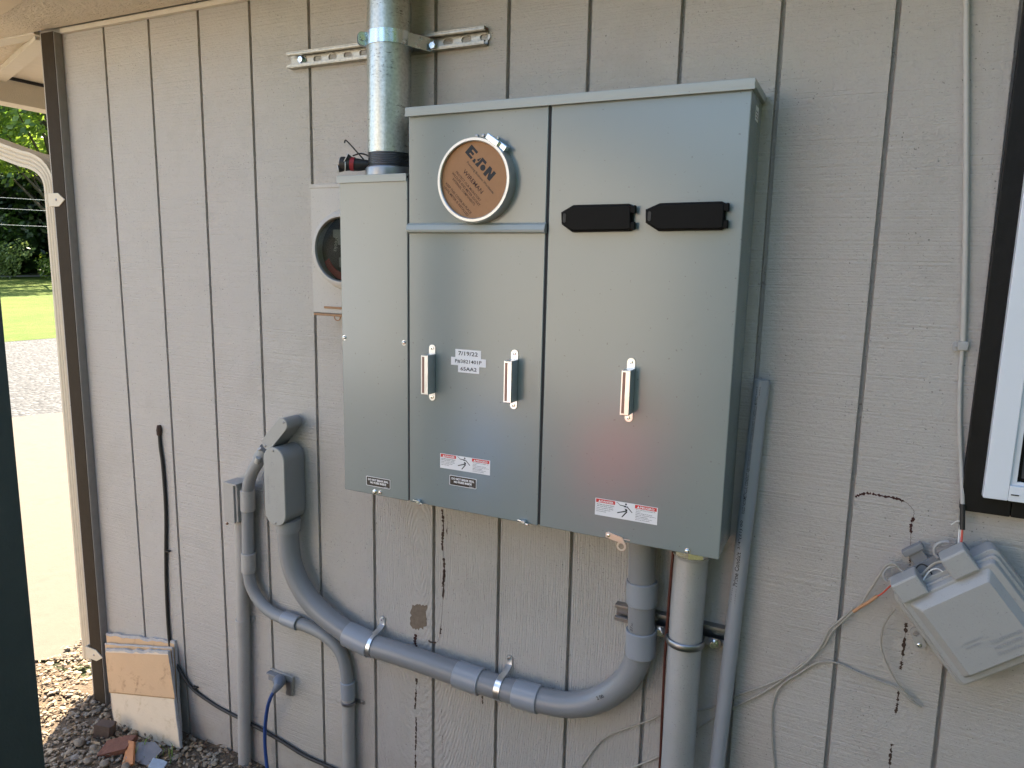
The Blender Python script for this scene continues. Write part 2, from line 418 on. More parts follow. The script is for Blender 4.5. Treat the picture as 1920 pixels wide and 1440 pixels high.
def catmull(pts, rs, n):
    op, orr = [], []
    for i in range(len(pts)-1):
        p0, p1, p2, p3 = pts[max(i-1, 0)], pts[i], pts[i+1], pts[min(i+2, len(pts)-1)]
        for k in range(n):
            t = k/n
            op.append(.5*((2*p1)+(p2-p0)*t+(2*p0-5*p1+4*p2-p3)*t*t+(-p0+3*p1-3*p2+p3)*t**3)); orr.append(rs[i]*(1-t)+rs[i+1]*t)
    op.append(pts[-1]); orr.append(rs[-1]); return op, orr
def stadium(w_, h_, n=10, cx=0, cy=0):
    "upright stadium outline, width w, total height h"
    r = w_/2; o = []
    for k in range(n+1):
        a = math.pi*k/n; o.append((cx+r*math.cos(a), cy+h_/2-r+r*math.sin(a)))
    for k in range(n+1):
        a = math.pi+math.pi*k/n; o.append((cx+r*math.cos(a), cy-h_/2+r+r*math.sin(a)))
    return o
def rrect(x0, y0, x1, y1, r, n=4):
    o = []
    for cx, cy, a0 in ((x1-r, y1-r, 0), (x0+r, y1-r, 90), (x0+r, y0+r, 180), (x1-r, y0+r, 270)):
        for k in range(n+1):
            a = R(a0+90*k/n); o.append((cx+r*math.cos(a), cy+r*math.sin(a)))
    return o
def plate_mesh(outlines, thick, fr, mb):
    "flat plate with holes: first outline outside, the rest holes"
    cu = bpy.data.curves.new('pl', 'CURVE'); cu.dimensions = '2D'; cu.fill_mode = 'BOTH'; cu.extrude = thick/2
    for o_ in outlines:
        sp = cu.splines.new('POLY'); sp.points.add(len(o_)-1); sp.use_cyclic_u = True
        for p_, (x, y) in zip(sp.points, o_): p_.co = (x, y, 0, 1)
    o = bpy.data.objects.new('pl', cu); COL.objects.link(o); bpy.context.view_layer.update()
    me = bpy.data.meshes.new_from_object(o.evaluated_get(bpy.context.evaluated_depsgraph_get()))
    bpy.data.objects.remove(o); bpy.data.curves.remove(cu)
    me.transform(fr); mb.bm.from_mesh(me); bpy.data.meshes.remove(me)
def strap_mesh(mb, path, width, axis, th=.002):
    "flat strip following path, width along axis"
    ax = Vector(axis).normalized()*width/2; pts = [Vector(p) for p in path]
    t = bmesh.new(); rows = []
    for i, p in enumerate(pts):
        T = (pts[min(i+1, len(pts)-1)]-pts[max(i-1, 0)]).normalized(); nn = T.cross(ax).normalized()*th/2
        rows.append([t.verts.new(q) for q in (p-ax-nn, p+ax-nn, p+ax+nn, p-ax+nn)])
    for a, b in zip(rows, rows[1:]):
        for k in range(4): t.faces.new((a[k], a[(k+1) % 4], b[(k+1) % 4], b[k]))
    t.faces.new(rows[0][::-1]); t.faces.new(rows[-1])
    bmesh.ops.recalc_face_normals(t, faces=t.faces[:]); mb.merge(t)
def hexbolt(mb, fr, r=.006, h=.004, washer=.009):
    if washer: mb.lathe([(washer, 0), (washer, .0012)], fr, 20)
    mb.prism([(r*math.cos(R(60*k+10)), r*math.sin(R(60*k+10))) for k in range(6)], .001, .001+h, fr, .0006)
def pan_screw(mb, fr, r=.004, h=.0022):
    mb.lathe([(r, 0), (r, h*.4), (r*.75, h*.85), (r*.35, h), (r*.3, h*.6), (0, h*.55)], fr, 16)

# ------------------------------------------------------------------ ground and far setting
def ground(name, poly, z, mat):
    return tag(MB().sheet([(x, y, z) for x, y in poly]).build(name, mat, smooth=False, loc=(0, 0, z)), kind='structure')
ground('ground', [(-260, -260), (260, -260), (260, 260), (-260, 260)], -.008, 'turf')
ground('lawn', [(-15.6, -40), (-13.2, 12), (-11, 40), (-60, 60), (-60, -40)], 0.004, 'grass')
ground('gravel_driveway', [(-15.6, -40), (-6.9, -40), (-7.0, 1.8), (-5.6, 5.2), (-4.6, 40), (-11, 40), (-13.2, 12)], 0.0, 'gravel')
ground('concrete_slab', [(-6.9, -26), (-1.95, -26), (-1.86, 0.0), (-1.60, 0.16), (-1.42, 0.32), (-1.36, 0.5), (-1.36, 14), (-5.1, 14), (-5.6, 5.2), (-7.0, 1.8)], 0.004, 'slab')
ground('yard_path', [(-46.2, 8), (-48.6, 7), (-57.5, 40), (-55, 41)], 0.008, 'path')

# uneven dirt at the wall foot
def heap():
    n = 70; x0, x1, y0, y1 = -2.2, .6, -1.4, .06
    vs, fs = [], []
    from mathutils import noise as mn
    for j in range(n+1):
        for i in range(n+1):
            x = x0+(x1-x0)*i/n; y = y0+(y1-y0)*j/n
            e = min(1, min(x-x0, x1-x, y-y0)/.25)
            z = -.004+max(0, e)*(.012+.012*mn.noise(Vector((x*6, y*6, 0)))+.006*mn.noise(Vector((x*25, y*25, 3))))
            if x < -1.55: z = -.006
            vs.append((x, y, z))
    for j in range(n):
        for i in range(n):
            a = j*(n+1)+i; fs.append((a, a+1, a+n+2, a+n+1))
    return MB().quads(vs, fs)
tag(heap().build('wall_foot_soil', 'dirt'), kind='structure')

def pebbles(count, xr, yr, sz, seed, cond=None):
    r = random.Random(seed); mb = MB(); base = bmesh.new(); bmesh.ops.create_icosphere(base, subdivisions=1, radius=1)
    bv = [v.co.copy() for v in base.verts]; bf = [[v.index for v in f.verts] for f in base.faces]; base.free()
    V, Fc = [], []
    k = 0
    while k < count:
        x, y = r.uniform(*xr), r.uniform(*yr)
        if cond and not cond(x, y): continue
        s = r.uniform(*sz)*(1 if r.random() < .85 else 1.6); q = Matrix.Rotation(r.uniform(0, 6.3), 3, 'Z') @ Matrix.Rotation(r.uniform(-.5, .5), 3, 'X')
        sc = Vector((s*r.uniform(.8, 1.4), s*r.uniform(.6, 1), s*r.uniform(.35, .7))); o = len(V)
        for v in bv:
            j = 1+r.uniform(-.18, .18)
            V.append(q @ Vector((v.x*sc.x*j, v.y*sc.y*j, v.z*sc.z*j)) + Vector((x, y, .012+s*.2)))
        Fc += [[i+o for i in f] for f in bf]; k += 1
    return mb.quads(V, Fc)
def stone_mat():
    m, n, b = nodes('pebble_mix'); g = N(n, 'ShaderNodeNewGeometry')
    c = N(n, 'ShaderNodeValToRGB'); n.links.new(g.outputs['Random Per Island'], c.inputs[0]); e = c.color_ramp.elements
    cs = [(0, (.10, .07, .045)), (.25, (.28, .20, .12)), (.5, (.17, .135, .10)), (.75, (.36, .29, .20)), (1, (.20, .175, .15))]
    while len(e) < 5: e.new(.5)
    for q, (p_, col) in zip(e, cs): q.position = p_; q.color = (*col, 1)
    n.links.new(c.outputs[0], b.inputs['Base Color']); b.inputs['Roughness'].default_value = .8
    n.links.new(bump(n, noise(n, 150, mapping(n, (1, 1, 1)), 4), .002), b.inputs['Normal']); return m
M['pebble'] = stone_mat()
tag(pebbles(3600, (-1.9, -.35), (-.65, .25), (.0035, .0095), 3, lambda x, y: (y < -.01 or x < -1.42) and y < .30-(x+1.45)*.0+0 and (x > -1.72-.2*y)).build('pebbles', 'pebble', smooth=False), 'loose tan and grey pebbles scattered over the soil at the wall foot', 'pebbles', kind='stuff')

def litter():
    r = random.Random(21); V, Fc = [], []
    for k in range(1500):
        x, y = r.uniform(-1.75, -.35), r.uniform(-.6, .22)
        if y > -.01 and x > -1.42: continue
        c = Vector((x, y, .016+r.uniform(0, .012))); a = Vector((r.gauss(0, 1), r.gauss(0, 1), r.gauss(0, .35))).normalized(); b = a.cross(Vector((r.gauss(0, .3), r.gauss(0, .3), 1))).normalized()
        l_, w_ = r.uniform(.004, .016), r.uniform(.001, .006); o = len(V)
        V += [c-a*l_, c+b*w_-a*l_*.2, c+a*l_, c-b*w_+a*l_*.3]; Fc.append((o, o+1, o+2, o+3))
    return MB().quads(V, Fc)
def litter_mat():
    m, n, b = nodes('dry_litter'); g = N(n, 'ShaderNodeNewGeometry')
    n.links.new(mix(n, g.outputs['Random Per Island'], (.09, .055, .03), (.36, .25, .14)), b.inputs['Base Color']); b.inputs['Roughness'].default_value = .85; return m
M['litter'] = litter_mat()
tag(litter().build('dry_litter', 'litter', smooth=False), 'brown dry leaf bits and wood chips scattered over the soil', 'litter', kind='stuff')

# trees
def leaf_cloud(mb_v, mb_f, r, centre, rad, n, size, squash=.8):
    for _ in range(n):
        d = Vector((r.gauss(0, 1), r.gauss(0, 1), r.gauss(0, 1))).normalized()*(r.random()**.4)
        p = centre+Vector((d.x*rad, d.y*rad, d.z*rad*squash))
        a = Vector((r.gauss(0, 1), r.gauss(0, 1), r.gauss(0, 1))).normalized(); b = a.orthogonal().normalized(); c = a.cross(b)
        s = size*r.uniform(.6, 1.4); o = len(mb_v)
        mb_v += [p-b*s, p+c*s*.55, p+b*s, p-c*s*.55]; mb_f.append((o, o+1, o+2, o+3))
def make_tree(name, loc, h, rad, seed, leaf, label, n=26, per=150, size=.16, low=.25, group=None):
    r = random.Random(seed); t = thing(name, label, 'tree', loc, group)
    L = Vector(loc); tr = MB(); tr.tube([L+Vector((0, 0, -.1)), L+Vector((r.uniform(-.2, .2), 0, h*.35)), L+Vector((r.uniform(-.4, .4), .2, h*.8))], [h*.022, h*.016, h*.005], 10, smooth=4)
    V, Fc = [], []
    for k in range(n):
        a = r.uniform(0, 6.28); zz = r.uniform(low, .97); rr = rad*math.sqrt(max(.05, 1-abs(zz-.5)*1.5))*r.uniform(.35, 1)
        c = L+Vector((math.cos(a)*rr, math.sin(a)*rr, zz*h))
        tr.tube([L+Vector((0, 0, max(.15, zz-.2)*h)), c], [h*.006, h*.0015], 5)
        leaf_cloud(V, Fc, r, c, rad*r.uniform(.28, .48), per, size)
    tr.build('trunk', 'bark', t); MB().quads(V, Fc).build('crown', leaf, t, smooth=False)
    return t
def copy_tree(src, loc, label, rot=0, sc=1.0):
    c = src.copy(); COL.objects.link(c); c.location = loc; c.rotation_euler.z = rot; c.scale = (sc, sc, sc); c['label'] = label
    for ch in src.children:
        d = ch.copy(); COL.objects.link(d); d.parent = c
    return c
def far(dist, off):
    return (1.21-.866*dist+.5*off, -1.63+.5*dist+.866*off, 0)
G1 = 'trees beyond the lawn'
ta = make_tree('broadleaf_tree', far(47, 2.2), 16, 4.2, 1, M['leafa'], 'bright green broadleaf tree nearest beyond the lawn, beside the brown corner board', 34, 260, .17, .34, G1)
tb = make_tree('broadleaf_tree', far(60, -3), 17, 5.0, 2, M['leafb'], 'dark green tree standing in shade behind the hanging wires', 34, 240, .2, .08, G1)
tc = make_tree('broadleaf_tree', far(44, -4.6), 13, 3.2, 5, M['leafc'], 'pale leaved tree at the left edge of the lawn view', 30, 260, .15, .1, G1)
copy_tree(tb, far(61, 4), 'dark green tree behind the bright broadleaf tree by the corner board', 2.0, 1.05)
copy_tree(ta, far(50, -9), 'bright green tree hidden mostly behind the dark green post', 1.2, 1.0)
copy_tree(tb, far(58, -13), 'dark tree farthest left behind the dark green post', 4.0, .95)
copy_tree(ta, far(49, 11), 'bright green tree hidden behind the brown corner board', 3.0, 1.05)
copy_tree(tb, far(58, 13), 'dark tree farthest right behind the house corner', 5.0, 1.0)
def shrub(loc, rad, h, mat, seed, label, n=8, per=200, size=.07, flowers=0):
    r = random.Random(seed); t = thing('shrub', label, 'shrub', loc); V, Fc = [], []; L = Vector(loc); st = MB()
    for k in range(n):
        c = L+Vector((r.uniform(-1, 1)*rad*.7, r.uniform(-1, 1)*rad*.7, h*r.uniform(.3, .85))); st.tube([L, c], [.02, .006], 5)
        leaf_cloud(V, Fc, r, c, rad*.45, per, size)
    st.build('stem', 'bark', t); MB().quads(V, Fc).build('foliage', mat, t, smooth=False)
    if flowers:
        V, Fc = [], []
        for k in range(flowers): leaf_cloud(V, Fc, r, L+Vector((r.uniform(-1, 1)*rad, r.uniform(-1, 1)*rad, h*r.uniform(.7, 1.05))), .05, 6, .05)
        tag(MB().quads(V, Fc).build('flowers', 'flower', t, smooth=False), kind='stuff')
shrub(far(30, -1.25), .85, 2.0, M['leafc'], 11, 'pale green shrub at the lawn edge beside the dark green post', 12, 260, .055)
shrub(far(56, 3.0), 2.0, 1.6, M['leafa'], 12, 'low green shrub with yellow flowers beyond the pale path', 14, 220, .08, 14)
shrub(far(57, -1.5), 2.2, 2.2, M['leafc'], 13, 'wide pale green shrub beyond the path below the dark trees', 14, 240, .09)
shrub(far(56, 8), 2.2, 1.9, M['leafa'], 14, 'green shrub beyond the path behind the brown corner board', 14, 200, .09)
shrub(far(55, -7), 2.2, 2.0, M['leafa'], 15, 'green shrub beyond the path behind the dark green post', 14, 200, .09)
def woods():
    r = random.Random(77); V, Fc = [], []
    for k in range(800):
        off = r.uniform(-34, 34); d = r.uniform(66, 78); c = Vector(far(d, off)); c.z = r.uniform(.3, 17)
        leaf_cloud(V, Fc, r, c, 2.6, 60, .75)
    return MB().quads(V, Fc)
tag(woods().build('far_woods', 'leafb', smooth=False), 'dark wooded background far behind the trees beyond the lawn', 'woods', kind='stuff')
def blocker_hedge():  # unseen foliage added to block light from the right and front
    r = random.Random(5); V, Fc = [], []
    for k in range(230):
        c = Vector((r.uniform(3.1, 4.0), r.uniform(-6.5, -.45), r.uniform(.1, 3.3))); leaf_cloud(V, Fc, r, c, .42, 60, .07)
    for k in range(330):
        c = Vector((r.uniform(.9, 4.0), r.uniform(-7.0, -5.9), r.uniform(.1, 3.8))); leaf_cloud(V, Fc, r, c, .45, 60, .07)
    return MB().quads(V, Fc)
hg = thing('blocker_hedge', 'tall dark hedge added out of view past the window to block light', 'blocker_hedge', (3.5, -3, 0))
blocker_hedge().build('foliage', 'leafb', hg, smooth=False)
hs_ = MB()
for k in range(7): hs_.tube([Vector((3.55, -.9-.8*k, -.05)), Vector((3.5, -.9-.8*k, 2.2))], [.04, .015], 7)
hs_.build('stem', 'bark', hg)
# unseen trees added behind the camera for dark reflections and blocked low sky
G2 = 'unseen trees added for reflections'
for i, (x, y, s_) in enumerate([(5, -17, .75), (10, -13, .75), (14, -8, .7)]):
    copy_tree(tb if i % 2 else ta, (x, y, 0), 'tree added out of view for dark reflections in the doors', i*1.3, s_)['group'] = G2
for i, (du, dv) in enumerate([(0, 0), (0, 0), (0, 0)]):
    a = far(34, -14); b = far(34, 16); hz = (3.95, 3.55, 2.95)[i]
    pts = [Vector((a[0], a[1], hz)), Vector(((a[0]+b[0])/2, (a[1]+b[1])/2, hz-.25)), Vector((b[0], b[1], hz-.1))]
    tag(MB().tube(pts, .008, 6, smooth=8).build('overhead_wire', 'wire'), ['highest of the three thin wires against the dark trees', 'middle of the three thin wires against the dark trees', 'lowest of the three thin wires against the dark trees'][i], 'wire', 'overhead wires')

# ------------------------------------------------------------------ the house
SOF = 2.41
house = thing('house', 'house wall of light grey grooved siding with brown corner board and window', 'house', (0.3, 0.1, 0))
GR = {0: [(193, 45), (223, 480), (257, 960), (272, 1190)], 1: [(275, 28), (305, 480), (335, 960), (347, 1270)], 2: [(367, 10), (394, 480), (415, 905), (433, 1410)],
      3: [(466, 0), (482, 480), (508, 960), (517, 1440)], 4: [(574, 0), (589, 340), (602, 960), (607, 1440)], 5: [(692, 0), (703, 960), (705, 1440)], 6: [(817, 0), (815, 960), (811, 1440)],
      7: [(955, 0), (937, 960), (928, 1440)], 8: [(1108, 0), (1071, 1010), (1058, 1440)], 9: [(1282, 0), (1208, 1280), (1200, 1440)], 10: [(1470, 0), (1363, 1440)], 11: [(1687, 0), (1642, 480), (1590, 960), (1550, 1440)], 12: [(1862, 480), (1806, 960), (1750, 1440)]}
WX0 = -1.34
def groove_lines():
    L = []
    for k in sorted(GR):
        q = [P(u, v, 0) for u, v in GR[k]]; zs = np.array([p.z for p in q]); xs = np.array([p.x for p in q])
        b_, a_ = np.polyfit(zs, xs, 1); L.append((a_+b_*(-.1), a_+b_*2.75))
    x = L[-1][0]
    while x < 3.6: x += .2032; L.append((x, x+.005))
    return L
gl_ = groove_lines()
def siding():
    prof = []   # (x at bottom, x at top, y)
    gw, gd = .0100, .0150
    prof.append((WX0, WX0, 0))
    for a, b_ in gl_:
        for dx, y in ((-gw/2, 0), (-gw/2+.0012, gd), (gw/2-.0025, gd), (gw/2, 0.0)): prof.append((a+dx, b_+dx, y))
    prof.append((3.8, 3.8, 0)); V = []; Fc = []
    for a, b_, y in prof: V += [(a, y, -.1), (b_, y, 2.75)]
    for i in range(len(prof)-1): Fc.append((2*i, 2*i+2, 2*i+3, 2*i+1))
    mb = MB().quads(V, Fc)
    n0 = len(prof)
    # body behind the face
    mb.box((WX0, .016, -.1), (3.8, .12, 2.75))
    return mb
siding().build('siding', 'siding', house, ang=20, loc=(0, 0, 0))
MB().box((WX0, .121, -.1), (-1.24, 7.0, 2.60)).build('side_wall', 'siding', house)
MB().box((3.7, .121, -.1), (3.8, 7.0, 2.60)).build('side_wall', 'siding', house)
MB().box((-1.24, 6.9, -.1), (3.7, 7.0, 2.60)).build('rear_wall', 'siding', house)
# corner board
a = P(75, 60, .03); xr_ = -1.2275
cb = MB(); cb.box((a.x, -.03, .0), (xr_, -.0005, SOF-.012), .0025); cb.build('corner_board', 'brown', house)
MB().box((xr_+.0003, -.0285, .0), (xr_+.0035, -.0006, SOF-.014), .0008).build('board_edge', 'browng', house)
# soffit sheets and trim (flat ceiling of the overhang)
OV = .30
MB().box((xr_+.016, -.016, SOF-.017), (3.7, -.0005, SOF-.002), .002).build('frieze_trim', 'trim', house)
MB().prism([(-2.6, -OV), (3.9, -OV), (3.9, -.02), (-2.6, -.02)], SOF, SOF+.012).build('textured_soffit', 'stucco', house, smooth=False)
e0, e1 = PZ(0, 28, SOF), PZ(40, 0, SOF); sl_ = (e1.y-e0.y)/(e1.x-e0.x)
def xs_at(y): return e0.x+(y-e0.y)/sl_
MB().prism([(xs_at(-.022), -.022), (-2.6, -.022), (-2.6, -OV+.01), (xs_at(-OV+.01), -OV+.01)], SOF-.005, SOF-.0006).build('soffit_patch_board', 'softan', house, smooth=False)
MB().prism([(-2.6, -OV), (3.9, -OV), (3.9, -.02), (-2.6, -.02)], SOF+.013, SOF+.022).build('soffit_backing', 'stucco', house, smooth=False)
MB().box((-2.6, -.019, SOF-.006), (WX0-.002, .03, SOF+.008), .002).build('trim_strip', 'trim', house)
A_, B_ = Vector((WX0-.01, .02, SOF)), PZ(0, 140, SOF); dr = (B_-A_); dr.z = 0; dr.normalize(); nn = Vector((-dr.y, dr.x, 0))*.026
e = A_+dr*1.2
MB().prism([(q.x, q.y) for q in (A_-nn, e-nn, e+nn, A_+nn)], SOF-.018, SOF+.006).build('mitre_board', 'trim', house)
MB().prism([(-2.1, .031), (WX0, .031), (WX0, 7.0), (-2.1, 7.0)], SOF+.007, SOF+.016).build('eave_soffit', 'trim', house, smooth=False)
MB().prism([(q.x, q.y) for q in (A_+Vector((-.03, .012, 0)), e+Vector((0, .0, 0)), Vector((-2.6, .032, 0)))], SOF+.001, SOF+.0065).build('gable_soffit', M['stucco'], house, smooth=False)
zb = PX(0, 189, -2.1).z
MB().box((-2.2, .031, zb), (-2.1, 7.0, SOF-.006), .001).build('eave_beam', 'trim', house)
MB().box((-2.14, .05, SOF-.0055), (-2.094, 6.9, SOF+.006)).build('vent_gap', 'gap', house)
# roof
rf = MB()
V = [(-2.35, -OV-.05, SOF+.03), (3.95, -OV-.05, SOF+.03), (3.95, 7.4, SOF+.03), (-2.35, 7.4, SOF+.03), (-2.35, 3.4, SOF+1.6), (3.95, 3.4, SOF+1.6)]
rf.quads(V, [(0, 1, 5, 4), (4, 5, 2, 3), (0, 4, 3), (1, 2, 5), (0, 3, 2, 1)]); rf.build('roof', 'roofing', house, smooth=False)
MB().box((-2.35, -OV-.03, SOF-.004), (3.95, -OV-.001, SOF+.09), .002).build('fascia', 'trim', house)

# window at the right
win = MB()
wl0, wl1, wb = P(1802, 958, .018), P(1921, 0, .018), P(1862, 965, .018)
xl, zbm = (wl0.x+wl1.x)/2-.001, wb.z
xw = xl+1.05; zt = 2.30; tw = .052
for lo, hi in (((xl, -.02, zbm), (xl+tw+.03, -.0006, zt)), ((xw-tw-.03, -.02, zbm), (xw, -.0006, zt)), ((xl+tw+.031, -.0195, zbm), (xw-tw-.031, -.0006, zbm+.05)), ((xl+tw+.031, -.0195, zt-.08), (xw-tw-.031, -.0006, zt))):
    win.box(lo, hi, .002)
wo = win.build('window', 'wtrim', house)
fl, fb = P(1842, 932, .035), P(1880, 937, .035)
fx, fz = fl.x, fb.z
fx1, fz1 = xw-(fx-xl), zt-(fz-zbm)
fm = MB(); fwid = .040
for lo, hi in (((fx, -.040, fz), (fx+fwid, -.0205, fz1)), ((fx1-fwid, -.040, fz), (fx1, -.0205, fz1)), ((fx+fwid, -.040, fz), (fx1-fwid, -.0205, fz+.03)), ((fx+fwid, -.040, fz1-.03), (fx1-fwid, -.0205, fz1))):
    fm.box(lo, hi, .002)
for lo, hi in (((fx+fwid-.001, -.030, fz+.029), (fx+fwid+.012, -.0205, fz1-.029)), ((fx+fwid+.012, -.029, fz+.0295), (fx1-fwid, -.0205, fz+.036))):
    fm.box(lo, hi, .001)
fm.build('window_frame', 'wframe', wo)
MB().box((fx+fwid+.012, -.0262, fz+.036), (fx+fwid+.018, -.0212, fz1-.03), .001).box((fx+fwid+.018, -.0262, fz+.036), (fx1-fwid, -.0212, fz+.043), .001).build('screen_frame', 'black', wo)
MB().box((fx+fwid+.018, -.0235, fz+.043), (fx1-fwid, -.0225, fz1-.03)).build('insect_screen', 'screen', wo)
MB().box(P(1896, 927, .042), P(1910, 930, .0395)).build('weep_slot', 'gap', wo)

# split paint and bare patches on the siding
def crack(pts, wid, mat, seed=1, gaps=.25, jit=.002):
    r = random.Random(seed); q = [P(u, v, .0004) for u, v in pts]; ps, _ = catmull(q, [0]*len(q), 14)
    V, Fc = [], []; on = True
    wds = []
    for i, p in enumerate(ps):
        if r.random() < .18: on = r.random() > gaps
        wds.append(wid*r.uniform(.25, 1.2) if on else wid*.10)
    for i, p in enumerate(ps):
        T = (ps[min(i+1, len(ps)-1)]-ps[max(i-1, 0)]); nrm = Vector((T.z, 0, -T.x)).normalized(); j = r.uniform(-jit, jit)*.5
        V += [p+nrm*(j-wds[i]/2), p+nrm*(j+wds[i]/2)]
    for i in range(len(ps)-1): Fc.append((2*i, 2*i+1, 2*i+3, 2*i+2))
    MB().quads(V, Fc).build('paint_crack', mat, house, smooth=False)
crack([(829, 955), (831, 990), (829, 1020), (833, 1060), (830, 1100)], .008, 'crack', 1)
crack([(838, 965), (838, 1005)], .003, 'crack', 2)
crack([(834, 1070), (831, 1110), (828, 1165), (825, 1190)], .006, 'crack', 3, .4)
crack([(803, 1201), (812, 1205), (822, 1201), (827, 1172)], .007, 'crack', 4, .2)
crack([(781, 1272), (780, 1300), (778, 1330)], .007, 'crack', 5)
crack([(780, 1345), (780, 1380), (779, 1410), (779, 1440)], .006, 'crack', 6, .45)
crack([(828, 1330), (829, 1380), (831, 1440)], .003, 'crack', 7, .6)
crack([(904, 1305), (905, 1320)], .005, 'crack', 8, 0)
crack([(780, 1189), (778, 1203), (782, 1215)], .011, 'crackr', 9, 0)
crack([(1603, 931), (1625, 925), (1650, 929), (1685, 936), (1705, 947), (1714, 962), (1708, 985), (1708, 1010), (1706, 1035)], .006, 'crackr', 10, .3)
crack([(1706, 1045), (1706, 1060)], .004, 'crack', 14, .6)
crack([(1699, 1168), (1696, 1200), (1691, 1240), (1688, 1255)], .007, 'crack', 11, .35)
crack([(1685, 1295), (1682, 1320), (1679, 1340)], .006, 'crack', 12, .35)
crack([(1672, 1395), (1669, 1425), (1668, 1440)], .006, 'crack', 13, .3)
def patch(cx, cy, w_, h_, mat, seed, name='bare_patch'):
    r = random.Random(seed); o = []
    for k in range(40):
        a = 2*math.pi*k/40; q = max(abs(math.cos(a)), abs(math.sin(a)))**.8; s = r.uniform(.82, 1.1)
        o.append(P(cx+w_/2*math.cos(a)/q*s, cy+h_/2*math.sin(a)/q*s, .0005))
    MB().sheet(o).build(name, mat, house, smooth=False)
patch(785, 1157, 32, 46, 'patch', 3)

# ------------------------------------------------------------------ downspout
dsx0, dsx1 = -1.395, -1.328
ds = thing('downspout', 'beige ribbed downspout bending down beside the brown corner board', 'downspout', (-1.36, .05, .1))
def ribbed(mb, path, wx=.028, wy=.04):
    # rectangular tube with ribs, section in the plane perpendicular to the path
    sec = []
    for side in range(4):
        for k in range(12):
            t = k/12*2-1; g = -.0035 if k in (3, 6, 9) else 0
            if side == 0: sec.append((t, 1, 0, g))
            elif side == 1: sec.append((1, -t, g, 0))
            elif side == 2: sec.append((-t, -1, 0, -g))
            else: sec.append((-1, t, -g, 0))
    t_ = bmesh.new(); rings = []; n0 = Vector((0, 1, 0))
    for i, p in enumerate(path):
        T = (path[min(i+1, len(path)-1)]-path[max(i-1, 0)]).normalized(); b_ = T.cross(n0).normalized()
        rings.append([t_.verts.new(p+b_*(a_*wx+ga)+n0*(b2*wy+gb)) for a_, b2, ga, gb in sec])
    for a_, b_ in zip(rings, rings[1:]):
        k = len(a_)
        for j in range(k): t_.faces.new((a_[j], a_[(j+1) % k], b_[(j+1) % k], b_[j]))
    t_.faces.new(rings[0]); t_.faces.new(rings[-1][::-1]); bmesh.ops.recalc_face_normals(t_, faces=t_.faces[:]); mb.merge(t_)
yc = .045; cx = -1.366
top = P(0, 278, -.045); bend = P(60, 300, -.045)
path = [Vector((-2.12, yc, top.z+(top.z-bend.z)/(top.x-bend.x)*(-2.12-top.x))), Vector((top.x, yc, top.z)), Vector((bend.x, yc, bend.z))]
b1 = Vector((cx, yc, bend.z-.11))
ctrl = Vector((cx+.005, yc, bend.z-.02))
arc = [(1-t)**2*Vector((bend.x, yc, bend.z))+2*t*(1-t)*ctrl+t*t*b1 for t in [k/7 for k in range(1, 8)]]
dsm = MB(); ribbed(dsm, path+arc+[Vector((cx, yc, 1.2)), Vector((cx, yc, .16)), Vector((cx, yc, .14))]); dsm.build('pipe', 'downspout', ds, ang=25)
for (u, v, uu) in ((90, 375, 121), (161, 1222, 191)):
    c = P(u, v, .033); c2 = P(uu, v, .033); h = .022; sb = MB(); L_ = c2.x-c.x
    sb.prism([(0, -h), (L_*.62, -h), (L_, 0), (L_*.62, h), (0, h)], 0, .003, F((c.x, -.0305, c.z)), .0008)
    sb.box((c.x-.003, -.034, c.z-h), (c.x, .088, c.z+h))
    st = sb.build('strap', 'downspout', ds)
    s2 = MB(); pan_screw(s2, F((c.x+L_*.5, -.0335, c.z)), .004); s2.build('screw', 'dull', st)

# ------------------------------------------------------------------ foreground post
pr = P(83, 1440, .9); pl = P(0, 480, .9)
gp = MB(); gp.box((-.105, -.99, -.02), (-.088, -.9, 2.45)); gp = MB()
gp.box((-.24, -.99, -.02), (-.088, -.90, 2.5), .004)
tag(gp.build('gate_post', 'green'), 'dark green painted post close to the camera at the left edge', 'post')

# ------------------------------------------------------------------ main electrical panel
D = .15
ZB, ZTL, ZT = CAMZ-.600, CAMZ+.2005, CAMZ+.348
XL, XM, XG, XR = .018, .2225, .5805, .9885
pan = thing('electrical_panel', 'large grey steel meter and breaker cabinet mounted on the siding', 'electrical panel', (.5, -.07, ZB))
bb = MB(); bb.box((XM+.002, -D+.004, ZB), (XR-.001, -.0008, ZT-.006), .002); bb.build('cabinet', 'panel', pan)
sb = MB(); sb.box((XL+.001, -D+.004, ZB), (XM-.002, -.0008, ZTL-.002), .002); sb.build('wireway_box', 'panel', pan)
# covers
def cover(name, x0, x1, z0, z1, bev=.004, d0=D-.0035, d1=D, mat='panel'):
    m = MB(); m.box((x0, -d1, z0), (x1, -d0, z1), bev, seg=3)
    return m.build(name, mat, pan)
MB().box((XL+.004, -D+.0035, ZB+.003), (XM-.004, -D+.0045, ZTL-.004)).build('gasket', 'gap', pan)
def pan_door(name, x0, x1, z0, z1, th=.006):
    m = MB(); m.box((x0, -D, z0), (x1, -D+th, z1), .0022, seg=3); return m.build(name, 'panel', pan)
wc = pan_door('wireway_cover', XL, XM-.0035, ZB-.001, ZTL-.008)
zl = P(895, 428, D).z; zl0, zl1 = P(895, 437, D).z, P(895, 419, D).z
ZCAP = CAMZ+.3275
uc = pan_door('meter_cover', XM+.0005, XG-.0045, zl1-.004, ZCAP+.004)
lc = pan_door('lower_door', XM+.0005, XG-.0045, ZB-.001, zl0+.004)
rc = pan_door('breaker_door', XG+.0015, XR, ZB-.001, ZCAP+.004)
MB().box((XG-.0042, -D+.0015, ZB+.002), (XG+.0012, -D+.004, ZCAP)).build('door_gap', 'gap', pan)
